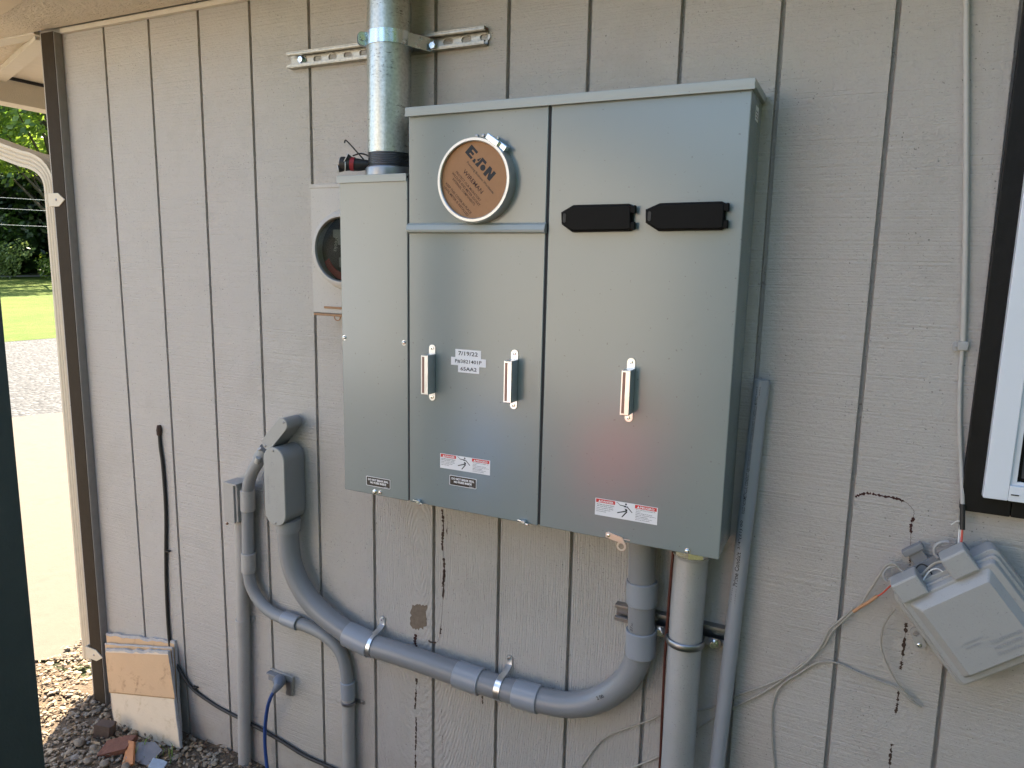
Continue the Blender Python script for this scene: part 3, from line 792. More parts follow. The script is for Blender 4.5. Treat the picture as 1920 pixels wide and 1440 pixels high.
MB().box((XM-.0032, -D+.0015, ZB+.002), (XM+.0003, -D+.0035, ZTL)).build('door_gap', 'gap', pan)
# cap over both sections
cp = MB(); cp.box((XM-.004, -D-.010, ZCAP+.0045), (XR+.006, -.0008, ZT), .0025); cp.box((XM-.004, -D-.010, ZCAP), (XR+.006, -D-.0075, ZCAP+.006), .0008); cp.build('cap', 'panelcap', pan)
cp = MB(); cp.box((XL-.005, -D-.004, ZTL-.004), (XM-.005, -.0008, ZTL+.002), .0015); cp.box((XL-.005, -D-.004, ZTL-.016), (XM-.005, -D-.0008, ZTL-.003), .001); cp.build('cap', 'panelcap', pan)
# ledge
lg = MB(); prof = [(0, zl0), (.004, zl0-.001), (.013, zl0+.002), (.0145, zl0+.007), (.011, zl1-.004), (.003, zl1+.001), (0, zl1)]
V = []; Fc = []; xs_ = (XM+.001, XG-.002)
for x in xs_:
    for d_, z in prof: V.append((x, -D-d_+.0005, z))
k = len(prof)
for i in range(k): Fc.append((i, (i+1) % k, k+(i+1) % k, k+i))
Fc += [tuple(range(k))[::-1], tuple(range(k, 2*k))]
lg.quads(V, Fc); lgo = lg.build('ledge', 'panelcap', pan, ang=25)
# meter opening ring
rc_ = Vector((.4103, -D, CAMZ+.1785)); FR = F(rc_)
rg = MB(); rg.lathe([(.0925, 0), (.0925, .024), (.0900, .030), (.0845, .030), (.0825, .028), (.0825, .018), (.086, .010), (.086, 0)], FR, 72, closed=True)
ro = rg.build('meter_ring', 'ringm', pan)
MB().lathe([(.0915, 0), (.0860, .002), (.0, .002)], FR, 64).build('socket_back', 'gap', ro)
dc = MB(); dc.lathe([(.0835, .0195), (.0835, .0225), (0, .0225)], FR, 64); do = dc.build('cardboard_disc', 'card', pan)
lk = MB(); fq = F(rc_+Vector((.052, 0, .080)), R(-35))
lk.box((-.022, -.007, .020), (.012, .006, .0315), .002, fq); lk.box((.010, -.0065, .006), (.030, .0065, .024), .002, fq); lk.tube([fq @ Vector((.002, -.012, .024)), fq @ Vector((.002, .012, .024))], .003, 8)
lk.build('ring_latch', 'zinc', ro)
for dx in (-.006, .010): MB().lathe([(.0035, 0), (.0035, .003), (0, .004)], F(rc_+Vector((dx, 0, .098))), 14).build('rivet', 'dull', uc)
for dx in (-.004, .009): MB().lathe([(.003, 0), (.003, .003), (0, .004)], F(rc_+Vector((dx, 0, -.096))), 14).build('rivet', 'dull', uc)
FT = F(rc_, R(-46)); zt_ = .0227
tx = MB()
def lp(poly): tx.prism(poly, zt_-.0001, zt_+.0001, FT)
def sh(pts, x0, sc=.0232, y0=.025): return [(x0+(x+y*.18*0)*sc, y0+y*sc) for x, y in pts]
x0 = -.060
lp(sh([(0, 0), (.92, 0), (.98, .24), (.42, .24), (.42, .38), (.84, .38), (.84, .60), (.42, .60), (.42, .76), (1.0, .76), (1.02, 1), (0, 1)], x0))
lp(sh([(1.12, 0), (1.48, 0), (1.36, .34), (1.18, .34)], x0)); lp(sh([(1.42, .42), (1.66, .42), (1.66, .92)], x0))
lp(sh([(1.55, 0), (1.98, 0), (1.98, .74), (2.42, .74), (2.36, 1), (1.72, 1), (1.72, .45)], x0))
lp([(x0+.0232*2.42+.0066*math.cos(R(a)), .025+.0085+.0066*math.sin(R(a))) for a in range(0, 360, 20)])
lp(sh([(2.84, 0), (3.2, 0), (3.2, .52), (3.46, 0), (3.82, 0), (3.82, 1), (3.48, 1), (3.48, .5), (3.2, 1), (2.84, 1)], x0))
tx.text('Powering Business Worldwide', -.041, .0105, .096, .0072, FT, zt_, .004)
tx.build('logo_print', 'ink', do, smooth=False)
tx = MB(); tx.text('WIREMAN', -.034, -.0085, .068, .0095, FT, zt_, .01)
tx.text('PROTECT OUR MIGRATORY', -.046, -.0220, .090, .0056, FT, zt_, .012)
tx.text('WILDLIFE AND METER SOCKET', -.052, -.0302, .102, .0056, FT, zt_, .012)
tx.text('INTERNAL COMPONENTS.', -.041, -.0384, .082, .0056, FT, zt_, .012)
tx.text('KEEP THIS COVER IN PLACE', -.047, -.0575, .094, .0056, FT, zt_, .012)
tx.text('UNTIL METER IS INSTALLED', -.045, -.0660, .090, .0056, FT, zt_, .012)
tx.build('printed_text', 'brownink', do, smooth=False)

# black breaker covers
def flap(u0, v0, door):
    pts = [(1052, 398), (1075, 384.5), (1181, 382), (1187, 386), (1187, 430), (1182, 433.5), (1073, 435.5), (1053, 421)]
    return pts
def add_flap(pts, hinge):
    d1 = D+.018; q = [P(u, v, D+.009) for u, v in pts]; c = sum(q, Vector())/len(q); fr = F((c.x, -D, c.z))
    ol = [(p.x-c.x, p.z-c.z) for p in q]
    m = MB(); inn = [(x*.975, y*.90) for x, y in ol]
    m.prism(ol, 0, .011, fr); m.prism(inn, .011, .019, fr, .0025, seg=3)
    o = m.build('breaker_cover', 'black', pan, ang=30)
    h = MB(); xr2 = max(x for x, y in ol); yt = max(y for x, y in ol)
    for s in (-1, 1): h.box((xr2-.008, s*yt*.58-.007, .004), (xr2+.006, s*yt*.58+.007, .017), .0015, fr); h.tube([fr @ Vector((xr2+.004, s*yt*.58-.008, .014)), fr @ Vector((xr2+.004, s*yt*.58+.008, .014))], .003, 10)
    h.build('hinge', 'black', o)
    l = MB(); xl2 = min(x for x, y in ol); f2 = F((c.x+xl2+.011, -D-.019, c.z)); l.prism(stadium(.007, .019), -.0005, .0012, f2, .0005)
    l.build('finger_slot', 'rubber', o)
add_flap([(1053, 398), (1076, 384.5), (1180, 382), (1186, 386), (1186, 430), (1181, 433.5), (1074, 435.5), (1054, 421)], 0)
add_flap([(1211, 393), (1238, 381), (1354, 377.5), (1361, 381), (1359, 428), (1353, 431.5), (1235, 433.5), (1211, 418)], 0)

# pull handles
def handle(u, vt, vb, door, body_top, body_bot, label=None):
    t_, b_ = P(u, vt, D), P(u-1, vb, D); cx_ = (t_.x+b_.x)/2; w_ = .0088
    zt2, zb2 = t_.z, b_.z; zt1 = zt2-.024; zb1 = zb2+.022
    m = MB(); fr = F((cx_, -D-.0003, 0))
    # tabs with rounded ends
    for (z0, z1, sg) in ((zt1, zt2, 1), (zb2, zb1, -1)):
        cyy = (z1-w_) if sg > 0 else (z0+w_)
        pl_ = []
        if sg > 0: pl_ = [(-w_, z0), (w_, z0)]+[(w_*math.cos(R(a)), cyy+w_*math.sin(R(a))) for a in range(0, 181, 15)]
        else: pl_ = [(w_, z1), (-w_, z1)]+[(w_*math.cos(R(a)), cyy+w_*math.sin(R(a))) for a in range(180, 361, 15)]
        m.prism(pl_, 0, .0018, fr, .0003)
    n = m; dp = .036
    n.box((-w_, zt1, 0), (w_, zt1+.002, dp), .0005, fr); n.box((-w_, zb1-.002, 0), (w_, zb1, dp), .0005, fr)
    n.box((w_-.0018, zb1, .002), (w_, zt1, dp-.0016), 0, fr); n.box((-w_-.0006, zb1-.002, dp-.0016), (w_+.0006, zt1+.002, dp), .0006, fr)
    n.box((-w_, zb1, .002), (-w_+.0018, zt1, dp-.0016), 0, fr)
    ho = m.build('handle', 'handle', pan, ang=30)
    n = MB(); [n.box((-w_+.0025, z_, dp), (-w_*.1, z_+.0012, dp+.0006), 0, fr) for z_ in np.arange(zb1+.003, zt1-.004, .0021)]; n.box((-w_+.002, zb1+.002, dp-.0002), (-w_*.05, zt1-.002, dp+.0002), 0, fr); n.build('grip_face', 'ribbed', ho)
    for z in (zt2-w_, zb2+w_):
        s = MB(); s.lathe([(.0038, .0018), (.0034, .0042), (.0018, .0045), (.0016, .0025), (0, .0025)], F((cx_, -D, z)), 18); so = s.build('rivet', 'chrome', ho)
handle(811.5, 646, 751, lc, 0, 0); handle(965, 655.5, 767, lc, 0, 0); handle(1182, 671, 791, rc, 0, 0)

# labels
def label_plate(name, px, door, mat, r=.0, th=.0004, border=None, name2=None):
    q = [P(u, v, D) for u, v in px]; x0 = (q[0].x+q[3].x)/2; x1 = (q[1].x+q[2].x)/2; z1 = (q[0].z+q[1].z)/2; z0 = (q[2].z+q[3].z)/2
    m = MB(); fr = F((x0, -D-.0002, z0)); m.prism(rrect(0, 0, x1-x0, z1-z0, r) if r else [(0, 0), (x1-x0, 0), (x1-x0, z1-z0), (0, z1-z0)], 0, th, fr)
    return m.build(name, mat, door, smooth=False), fr, x1-x0, z1-z0
for i, (px, s_) in enumerate((([(854, 654), (902, 658), (902, 673), (854, 670)], '7/19/22'), ([(846, 669), (911.5, 674), (911, 689), (846, 684)], 'P#3821401P'), ([(859, 684), (899, 687), (898.5, 701), (859, 698)], '65AA2'))):
    lo_, fr, w_, h_ = label_plate('sticker', px, pan, 'white', th=.0004+.00012*(i == 1))
    MB().text(s_, w_*.12, h_*.27, w_*.76, h_*.5, fr, .0007, .012).build('printed_text', 'ink', lo_, smooth=False)
def seal_label(px, door):
    lo_, fr, w_, h_ = label_plate('seal_sticker', px, pan, 'white', .0025)
    b = MB(); b.prism(rrect(.0013, .0013, w_-.0013, h_-.0013, .002), .0004, .0005, fr); b.build('black_field', 'lblack', lo_, smooth=False)
    t = MB(); t.text('DO NOT BREAK SEAL', w_*.08, h_*.58, w_*.84, h_*.22, fr, .0007, .045); t.text('NO FUSES INSIDE', w_*.17, h_*.28, w_*.66, h_*.22, fr, .0007, .045)
    t.text('35496-3', w_*.74, h_*.09, w_*.15, h_*.07, fr, .0007, .02); t.build('printed_text', 'white', lo_, smooth=False)
seal_label([(687, 891.5), (732, 900), (732, 918), (687, 909)], wc); seal_label([(843, 890.5), (893.5, 898), (893.5, 917), (843, 909)], lc)
def danger(px, door):
    lo_, fr, w_, h_ = label_plate('warning_sticker', px, pan, 'white', .0006)
    for x0_, x1_ in ((.012, .325), (.645, .985)): MB().prism([(w_*x0_, h_*.76), (w_*x1_, h_*.76), (w_*x1_, h_*.97), (w_*x0_, h_*.97)], .0004, .0005, fr).build('red_header', 'red', lo_, smooth=False)
    for xx, s_ in ((.05, 'DANGER'), (.675, 'PELIGRO')):
        t = MB()
        t.prism([(w_*xx, h_*.79), (w_*(xx+.045), h_*.79), (w_*(xx+.0225), h_*.93)], .0005, .0007, fr)
        t.text(s_, w_*(xx+.05), h_*.795, w_*(.2 if s_ == 'DANGER' else .225), h_*.125, fr, .0007, .03)
        t.build('header_text', 'white', lo_, smooth=False)
    k = MB()
    for j, s_ in enumerate(('Arc flash and shock hazard.', 'Will cause death, serious', 'injury or property damage.', 'Service by authorized', 'personnel only.')):
        k.text(s_, w_*.025, h_*(.63-.105*j), w_*.29*len(s_)/27, h_*.07, fr, .0006, .012)
    for j, s_ in enumerate(('Arco eléctrico y peligro de', 'choque.', 'Puede causar la muerte,', 'lesiones corporales graves o', 'daños materiales.', 'Servicio únicamente por', 'personal autorizado.')):
        k.text(s_, w_*.66, h_*(.66-.095*j), w_*.32*len(s_)/28, h_*.06, fr, .0006, .012)
    # struck figure
    def Lg(x, y): return fr @ Vector((w_*(.335+.3*x), h_*y, .0006))
    def limb(a, b, th): 
        A, B = Vector((w_*(.335+.3*a[0]), h_*a[1])), Vector((w_*(.335+.3*b[0]), h_*b[1])); d = (B-A).normalized(); n_ = Vector((-d.y, d.x))*th
        k.prism([tuple(A-n_), tuple(B-n_*.8), tuple(B+n_*.8), tuple(A+n_)], .0005, .0006, fr)
    s = h_*.022
    k.prism([(w_*(.335+.3*.55)+h_*.055*math.cos(R(a)), h_*.90+h_*.055*math.sin(R(a))) for a in range(0, 360, 24)], .0005, .0006, fr)
    limb((.50, .79), (.60, .50), s*3.2); limb((.52, .78), (.24, .80), s*1.2); limb((.24, .80), (.10, .93), s*.7); limb((.10, .93), (.02, .93), s*.4)
    limb((.60, .78), (.72, .66), s*1.4); limb((.72, .66), (.90, .46), s*1.2); limb((.56, .50), (.10, .33), s*1.6); limb((.62, .48), (.36, .12), s*1.7)
    k.build('printed_text', 'ink', lo_, smooth=False)
    MB().prism([(w_*.468, h_*.66), (w_*.515, h_*.62), (w_*.52, h_*.69), (w_*.48, h_*.74)], .0006, .00065, fr).build('figure_highlight', 'white', lo_, smooth=False)
danger([(825.5, 851), (919, 862), (919, 889), (825.5, 879)], lc)
danger([(1116.5, 933), (1233.5, 952), (1232, 985), (1115.5, 964)], rc)
sx_ = MB(); q = P(1419, 198, .08); q2 = P(1419, 225, .08)
sx_.box((XR-.0008, -.085, q2.z), (XR-.0002, -.05, q.z)); sx_.build('side_sticker', 'white', pan)
sx_ = MB(); [sx_.box((XR-.0002, -.081, q2.z+.004+k_*.006), (XR-.0001, -.056, q2.z+.0065+k_*.006)) for k_ in range(3)]; sx_.build('printed_text', 'ink', pan)
# screws and hasps
for (u, v, dr_, r_) in ((646, 633, wc, .0052), (757.5, 642.5, wc, .0052), (703, 922, wc, .006), (713, 923, wc, .0045), (1289, 1033, rc, .0055)):
    q = P(u, v, D); m = MB(); m.lathe([(r_*1.2, 0), (r_*1.2, .0008)], F((q.x, -D, q.z)), 18); pan_screw(m, F((q.x, -D-.0008, q.z)), r_, .004); m.build('screw', 'chrome', dr_)
def wing(u, v, door):
    q = P(u, v, D+.004); m = MB(); fr = F((q.x, -D, q.z), R(-8)); m.lathe([(.006, 0), (.006, .008), (.004, .011), (0, .011)], fr, 16)
    m.box((-.016, -.0018, .004), (-.005, .0018, .009), .001, fr); m.box((.004, -.006, .003), (.012, -.001, .009), .001, fr); m.build('wing_screw', 'zinc', pan)
wing(786, 940, lc); wing(983, 978, lc)
q = P(1142, 1003, D); fr = F((q.x, -D-.001, q.z), R(-10)); m = MB()
m.prism([(-.006, -.007), (.030, -.0075), (.043, -.0085), (.030, .0065), (-.002, .0075), (-.008, .003)], 0, .002, fr, .0004); ho = m.build('hasp', 'handle', pan)
m = MB(); m.lathe([(.004, .002), (.0035, .0045), (0, .0055)], fr, 16); m.build('rivet', 'chrome', ho)
q = P(1165, 1024, D-.004); m = MB()
plate_mesh([[(.011*math.cos(R(a)), .011*math.sin(R(a))) for a in range(0, 360, 15)], [(.0066*math.cos(R(a)), .0066*math.sin(R(a))) for a in range(0, 360, 20)]], .002, F((q.x, -D+.004, q.z)), m)
m.box((-.004, .0105, -.001), (.012, .022, .001), 0, F((q.x, -D+.004, q.z))); m.box((-.012, .018, -.004), (.02, .0195, .003), 0, F((q.x, -D+.002, q.z))); m.build('seal_ring', 'handle', ho)

# ------------------------------------------------------------------ riser conduit, strut and clamp
mx_, my_ = .1168, -.075; mr = .0535
riser = thing('riser_conduit', 'shiny galvanized steel conduit rising from the top of the left cabinet', 'conduit', (mx_, my_, ZTL))
MB().tube([(mx_-.001, my_, ZTL+.06), (mx_+.0035, my_, SOF+.3)], mr, 48).build('pipe', 'galv', riser)
m = MB(); prof = [(mr-.002, ZTL+.02)]
for k in range(9): z = ZTL+.026+k*.0042; prof += [(mr-.0005, z), (mr-.0035, z+.0021)]
prof += [(mr-.001, ZTL+.066)]
m.lathe(prof, Matrix.Translation((mx_-.001, my_, 0)), 48); m.build('threads', 'dull', riser)
m = MB(); m.lathe([(mr+.006, ZTL+.0025), (mr+.006, ZTL+.022), (mr+.003, ZTL+.026), (mr-.002, ZTL+.027)], Matrix.Translation((mx_-.001, my_, 0)), 48); m.build('hub', 'dull', riser)
# strut channel
def strut(name, x0, x1, z0, label, slots, h=.0413, dp=.0215, mat='strut'):
    t = thing(name, label, 'strut channel', (x0, -.01, z0)); m = MB(); L_ = x1-x0; fr = F((x0, -.0012, z0))
    hs = []
    x = .026
    while x+.015 < L_:
        if slots: hs.append([(x+.014+(.007+0)*math.cos(R(a))+(.007 if math.cos(R(a)) > 0 else -.007), h/2+.007*math.sin(R(a))) for a in list(range(-90, 91, 18))+list(range(90, 271, 18))])
        x += .0508
    plate_mesh([[(0, 0), (L_, 0), (L_, h), (0, h)]]+hs, .0025, F((x0, -.0022, z0)), m)
    m.box((0, 0, .0024), (L_, .0025, dp), .0006, fr); m.box((0, h-.0025, .0024), (L_, h, dp), .0006, fr)
    for a_, b_ in ((.0025, .0085), (h-.0085, h-.0025)):
        m.box((0, a_, dp-.0025), (L_, b_, dp), .0006, fr)
    m.box((0, .0075, dp-.009), (L_, .0095, dp-.0025), 0, fr); m.box((0, h-.0095, dp-.009), (L_, h-.0075, dp-.0025), 0, fr)
    m.build('channel', mat, t, ang=30); return t, fr
s0, s1 = P(537, 98, .022), P(908, 47, .022); s2_ = P(545, 130, .022)
stt, frs = strut('strut_channel', s0.x, s1.x, (s0.z+s1.z)/2-.0413, 'slotted steel strut channel crossing behind the riser conduit', True)
for (u, v) in ((563, 111), (787, 81)):
    q = P(u, v, .012); m = MB(); hexbolt(m, F((q.x, -.003, q.z)), .0085, .010, .0125); m.build('bolt', 'zinc', stt)
# clamp round the riser
cl = thing('pipe_clamp', 'shiny zinc pipe clamp holding the riser conduit to the slotted strut', 'clamp', (mx_, my_, SOF-.1))
czl = P(730, 62, .13).z; fr = Matrix.Translation((mx_+.001, my_, czl)); m = MB(); hh = .0155
m.lathe([(mr+.0005, -hh), (mr+.003, -hh), (mr+.003, hh), (mr+.0005, hh)], fr, 56, closed=True); m.build('band', 'zinc', cl)
m = MB()
pa, pb = Vector((mx_+mr*.75, my_-mr*.62, czl)), Vector((mx_+mr+.03, -.026, czl-.003))
strap_mesh(m, [pa, pb, pb+Vector((.006, .012, 0))], 2*hh, (0, 0, 1), .0025)
m.prism([(0, -.0), (.014, -.007), (.014, .007)], 0, .002, F((pb.x, -.027, pb.z)))
hexbolt(m, F((pb.x+.012, -.022, pb.z-.004)), .0085, .010, 0); m.build('side_arm', 'zinc', cl)
qe = Vector((mx_-mr*.80, my_-mr*.66, czl)); ed = Vector((-.62, -.78, 0)).normalized(); ax = Vector((.78, -.62, 0)).normalized()
for off in (-.0045, .0045):
    o_ = qe+ax*off; f_ = Matrix(((ed.x, 0, ax.x, o_.x), (ed.y, 0, ax.y, o_.y), (ed.z, 1, ax.z, o_.z), (0, 0, 0, 1)))
    m = MB(); m.prism(rrect(-.006, -.0155, .020, .0155, .010, 6), -.0012, .0012, f_, .0004); m.build('clamp_ear', 'zinc', cl)
ce = qe+ed*.009
m = MB(); m.tube([ce-ax*.014, ce+ax*.014], .0030, 12); m.tube([ce+ax*.0065, ce+ax*.0115], .0062, 6); m.tube([ce-ax*.0115, ce-ax*.0065], .0062, 6); m.build('bolt', 'chrome', cl)

# cut service wires on the left cabinet
cw = thing('cut_cable_ends', 'taped bundle of cut cable ends with red stripe lying on the left cabinet', 'cable', P(665, 318, .06))
zt0 = ZTL+.006
def W(u, v, d): return P(u, v, d)
m = MB(); a = W(645, 309, .10); b = W(690, 307, .07)
m.tube([W(641, 306, .11), W(655, 307, .105), W(672, 309, .095), W(692, 309, .085)], [.016, .0165, .0155, .011], 18, smooth=4); m.build('taped_sleeve', 'rubber', cw)
m = MB(); m.tube([W(657, 307, .105), W(665, 308, .100)], .0172, 18); m.build('red_tape', 'redtape', cw)
for (u, v, r_, u2, v2) in ((636, 303, .011, 650, 306), (648, 296, .012, 660, 303), (634, 316, .010, 648, 314), (647, 311, .0125, 660, 312)):
    c1, c0 = W(u, v, .115), W(u2, v2, .104); t__ = (c1-c0).normalized()
    m = MB(); m.tube([c0, c1], [r_*.8, r_], 14, caps=False); m.build('cable_jacket', 'rubber', cw)
    m = MB(); m.tube([c1-t__*.001, c1+t__*.0012], [r_*1.02, r_*1.02], 14, caps=False); m.tube([c1+t__*.0012, c1-t__*.006], [r_*1.02, r_*.75], 14, caps=False); m.build('pale_rim', 'whitew', cw)
    m = MB(); m.tube([c1-t__*.008, c1-t__*.004], [r_*.74, r_*.74], 12); m.build('cable_core', 'redtape' if r_ > .0118 else 'dull', cw)
m = MB(); m.tube([W(650, 300, .108), W(655, 299, .108)], .007, 10); m.build('red_core', 'redtape', cw)
m = MB(); m.tube([W(646, 268, .10), W(647, 264, .10), W(651, 265, .10), W(672, 288, .09), W(694, 313, .075)], .0018, 8, smooth=5)
m.tube([W(662, 292, .085), W(675, 288, .085), W(688, 291, .08), W(700, 301, .085)], .002, 8, smooth=5); m.build('stripped_wire', 'rubber', cw)

# ------------------------------------------------------------------ old meter box behind
MD = .085
q0, q1 = P(579, 346, MD), P(589, 588, MD)
ob = thing('old_meter_box', 'beige painted old meter box half hidden behind the grey cabinet', 'meter box', (-.03, -.04, q1.z))
mx0, mz0, mz1 = (q0.x+q1.x)/2, q1.z, q0.z
m = MB(); m.box((mx0, -MD, mz0+.003), (.19, -.0008, mz1-.004), .003); m.box((mx0-.002, -MD-.002, mz1-.010), (.19, -.0008, mz1), .0015); m.build('box', 'meterbox', ob)
cm = P(641, 468, MD+.02); cmz = cm.z; R0 = (P(641, 404, MD+.02).z-P(641, 531, MD+.02).z)/2
Fm = F((cm.x+.004, -MD, cmz))
m = MB(); m.lathe([(R0+.020, 0), (R0+.016, .006), (R0+.009, .008), (R0+.007, .030), (R0+.002, .033), (R0-.004, .033), (R0-.006, .026), (R0-.006, 0)], Fm, 64, closed=True); ringo = m.build('socket_ring', 'meterbox', ob)
m = MB(); m.lathe([(R0-.006, .001), (0, .001)], Fm, 48); m.build('meter_back', 'meterdark', ringo)
gm, gn, gb = nodes('clear_glass'); gb.inputs['Base Color'].default_value = (.5, .55, .5, 1); gb.inputs['Roughness'].default_value = .03; gb.inputs['Transmission Weight'].default_value = 1; gb.inputs['IOR'].default_value = 1.12; M['glass'] = gm
m = MB()
m.box((-.035, .03, .004), (.0, .05, .014), .002, Fm); m.box((-.012, -.045, .004), (-.002, -.02, .020), .001, Fm); m.box((.002, -.045, .004), (.010, -.02, .020), .001, Fm); m.box((-.014, .012, .004), (.0, .04, .022), .001, Fm)
m.build('meter_works', 'nidd', ringo)
m = MB(); arc_ = [((R0-.010)*math.cos(R(a)), (R0-.010)*math.sin(R(a))) for a in range(205, 262, 6)]+[((R0-.026)*math.cos(R(a)), (R0-.026)*math.sin(R(a))) for a in range(256, 200, -6)]
m.prism(arc_, .004, .007, Fm); m.build('red_seal', 'redtape', ringo)
m = MB(); m.text('Brooks', -.03, -.035, .040, .012, Fm @ Matrix.Rotation(R(-100), 4, 'Z'), .0105, 0); m.build('printed_text', 'nid', ringo)
m = MB(); m.lathe([(R0-.0065, .024), (R0-.009, .030), (R0-.02, .037), (R0-.05, .040), (0, .041)], Fm, 48); m.build('glass_cover', 'glass', ringo)
m = MB(); q = P(614, 577, MD); m.box((q.x-.01, -MD-.003, q.z-.002), (.1, -MD-.0005, q.z+.004), .001); q = P(600, 589, MD); m.box((mx0+.006, -MD-.004, mz0-.004), (.1, -.01, mz0+.0025), .001); m.build('latch_bar', 'rust', ob)
q = P(633, 594, MD); m = MB(); m.tube([Vector((q.x+.010*math.cos(R(a)), -MD-.001, q.z+.010*math.sin(R(a)))) for a in range(-200, 60, 20)], .0016, 8); m.build('seal_wire', 'rust', ob)

# ------------------------------------------------------------------ PVC runs
def pvc(name, label, pts, r, d, mat='pvc', sm=8, seg=28, cat='conduit'):
    t = thing(name, label, cat, P(*pts[len(pts)//2][:2], d)); q = [P(u, v, (dd[0] if dd else d)) for u, v, *dd in pts]
    MB().tube(q, r, seg, smooth=sm).build('pipe', mat, t); return t, q
def coupling(par, a, b, d, r, mat='pvcl', name='coupling', th=.0):
    A, B = P(*a, d), P(*b, d); m = MB(); T = (B-A).normalized()
    m.tube([A, A+T*.0015, B-T*.0015, B], [r-.0012, r, r, r-.0012], 36); m.build(name, mat, par)
DC = .045
big, bq = pvc('large_conduit', 'large grey plastic conduit sweeping from the big pull fitting to the cabinet bottom', [(541, 985), (541, 1015), (545, 1047), (556, 1082), (576, 1118), (604, 1149), (638, 1176), (668, 1196), (695, 1209), (740, 1223), (800, 1243), (880, 1271), (940, 1290), (985, 1304), (1020, 1314), (1060, 1321), (1098, 1319), (1130, 1308), (1158, 1290), (1180, 1267), (1194, 1240), (1201, 1212), (1202.5, 1190), (1203, 1100), (1205, 1005)], .0318, DC, sm=6)
coupling(big, (652, 1188), (697, 1210), DC, .0362); coupling(big, (857, 1263), (903, 1279), DC, .0362); coupling(big, (967, 1299), (1012, 1312), DC, .0362)
coupling(big, (1201, 1227), (1202, 1180), DC, .0362); coupling(big, (1203, 1131), (1203.5, 1088), DC, .0362)
# one-hole straps
def strap(u, v, tu, tv, r=.0318):
    c, tp = P(u, v, DC), P(tu, tv, .003); dirv = (P(900, 1277, DC)-P(760, 1230, DC)).normalized()
    t = thing('conduit_strap', 'shiny one hole strap on the large conduit ' + ('right beside its leftmost coupling' if u < 800 else 'between its two middle couplings'), 'strap', c, 'one hole straps on the large conduit')
    upv = Vector((0, -1, 0)).cross(dirv).normalized()
    if upv.z < 0: upv = -upv
    outv = Vector((0, -1, 0)); path = []
    for a in range(-110, 91, 10): path.append(c+(outv*math.cos(R(a))+upv*math.sin(R(a)))*(r+.0015))
    base = c+upv*(r+.0015); wl = Vector((base.x, -.0025, base.z))
    path += [base+Vector((0, .012, 0))+upv*.001, base+Vector((0, .026, 0))+upv*.004, Vector(((base.x), -.004, base.z))+upv*.012, Vector((base.x, -.003, base.z))+upv*.030]
    m = MB(); strap_mesh(m, path, .017, dirv, .0022); m.build('band', 'handle', t, ang=50)
    e_ = path[-1]; m = MB(); pl_ = [(.0085*math.cos(R(a)), .0085*math.sin(R(a))) for a in range(0, 360, 20)]; m.prism(pl_, 0, .002, F((e_.x, -.002, e_.z)))
    m.build('strap_foot', 'handle', t); m = MB(); hexbolt(m, F((e_.x, -.0042, e_.z)), .0048, .003, 0); m.build('screw', 'chrome', t)
strap(700, 1210, 713, 1178); strap(940, 1289, 948, 1246)
# print on big conduit
m = MB(); A, B = P(1183, 1174, DC+.0), P(1183, 1130, DC); fr = F(P(1203, 1176, DC)+Vector((-.0175, -.0275, 0)), R(90)); 
Mrot = Matrix.Translation(P(1202.7, 1177, DC)) @ Matrix.Rotation(R(-32), 4, 'Z') @ Matrix(((0, -1, 0, 0), (0, 0, -1, 0), (1, 0, 0, 0), (0, 0, 0, 1)))
m.text('27.07/04/2021', 0, -.004, .066, .0075, Mrot, .0322, .01, wrap=.0322); m.build('printed_text', 'ink', big, smooth=False)
q = P(1124, 1307, DC+.0325); m = MB(); m.text('2 00', -.009, -.005, .020, .009, F((q.x, q.y, q.z), R(35)), 0, .02); m.build('printed_text', 'ink', big, smooth=False)

# small painted conduit from the top fitting
sm_, sq = pvc('small_conduit', 'small grey plastic conduit curling from the tilted fitting behind the large conduit', [(497, 850, .05), (487, 862, .05), (474, 884, .045), (466, 908, .04), (464, 935, .036), (464.5, 990, .034), (465.5, 1045, .034), (466.5, 1075, .034), (474, 1105, .032), (492, 1133, .030), (516, 1152, .028), (545, 1164, .026), (580, 1176, .022), (610, 1192, .022), (633, 1214, .022), (646, 1242, .022), (651, 1275, .022), (653, 1300, .022)], .0185, .03, 'lb', 6, 24)
coupling(sm_, (464, 918), (465, 957), .036, .0225, 'pvcpaint'); coupling(sm_, (466, 1036), (466.5, 1072), .034, .0222, 'pvcpaint'); coupling(sm_, (532, 1158.5), (560, 1169), .0275, .0222, 'pvcl')
coupling(sm_, (652, 1277), (653, 1308), .022, .0222, 'pvcl')
MB().tube([P(653, 1300, .022), P(654, 1380, .022), P(655.5, 1480, .022), PZ(656, 1560, 0)+Vector((0, 0, -.01))][:3]+[Vector((P(655, 1400, .022).x+.004, -.022, -.02))], .0195, 24).build('lower_pipe', 'pvcpaint', sm_)
m = MB(); q = P(654, 1316, .022); m.lathe([(.0212, -.005), (.0225, -.004), (.0225, .004), (.0212, .005)], Matrix.Translation(q), 28, closed=False); m.box((q.x+.015, -.006, q.z-.006), (q.x+.045, -.003, q.z+.006), .001); m.box((q.x-.03, -.006, q.z-.006), (q.x-.018, -.003, q.z+.006), .001)
pan_screw(m, F((q.x+.036, -.006, q.z)), .004); m.build('pipe_strap', 'dull', sm_)
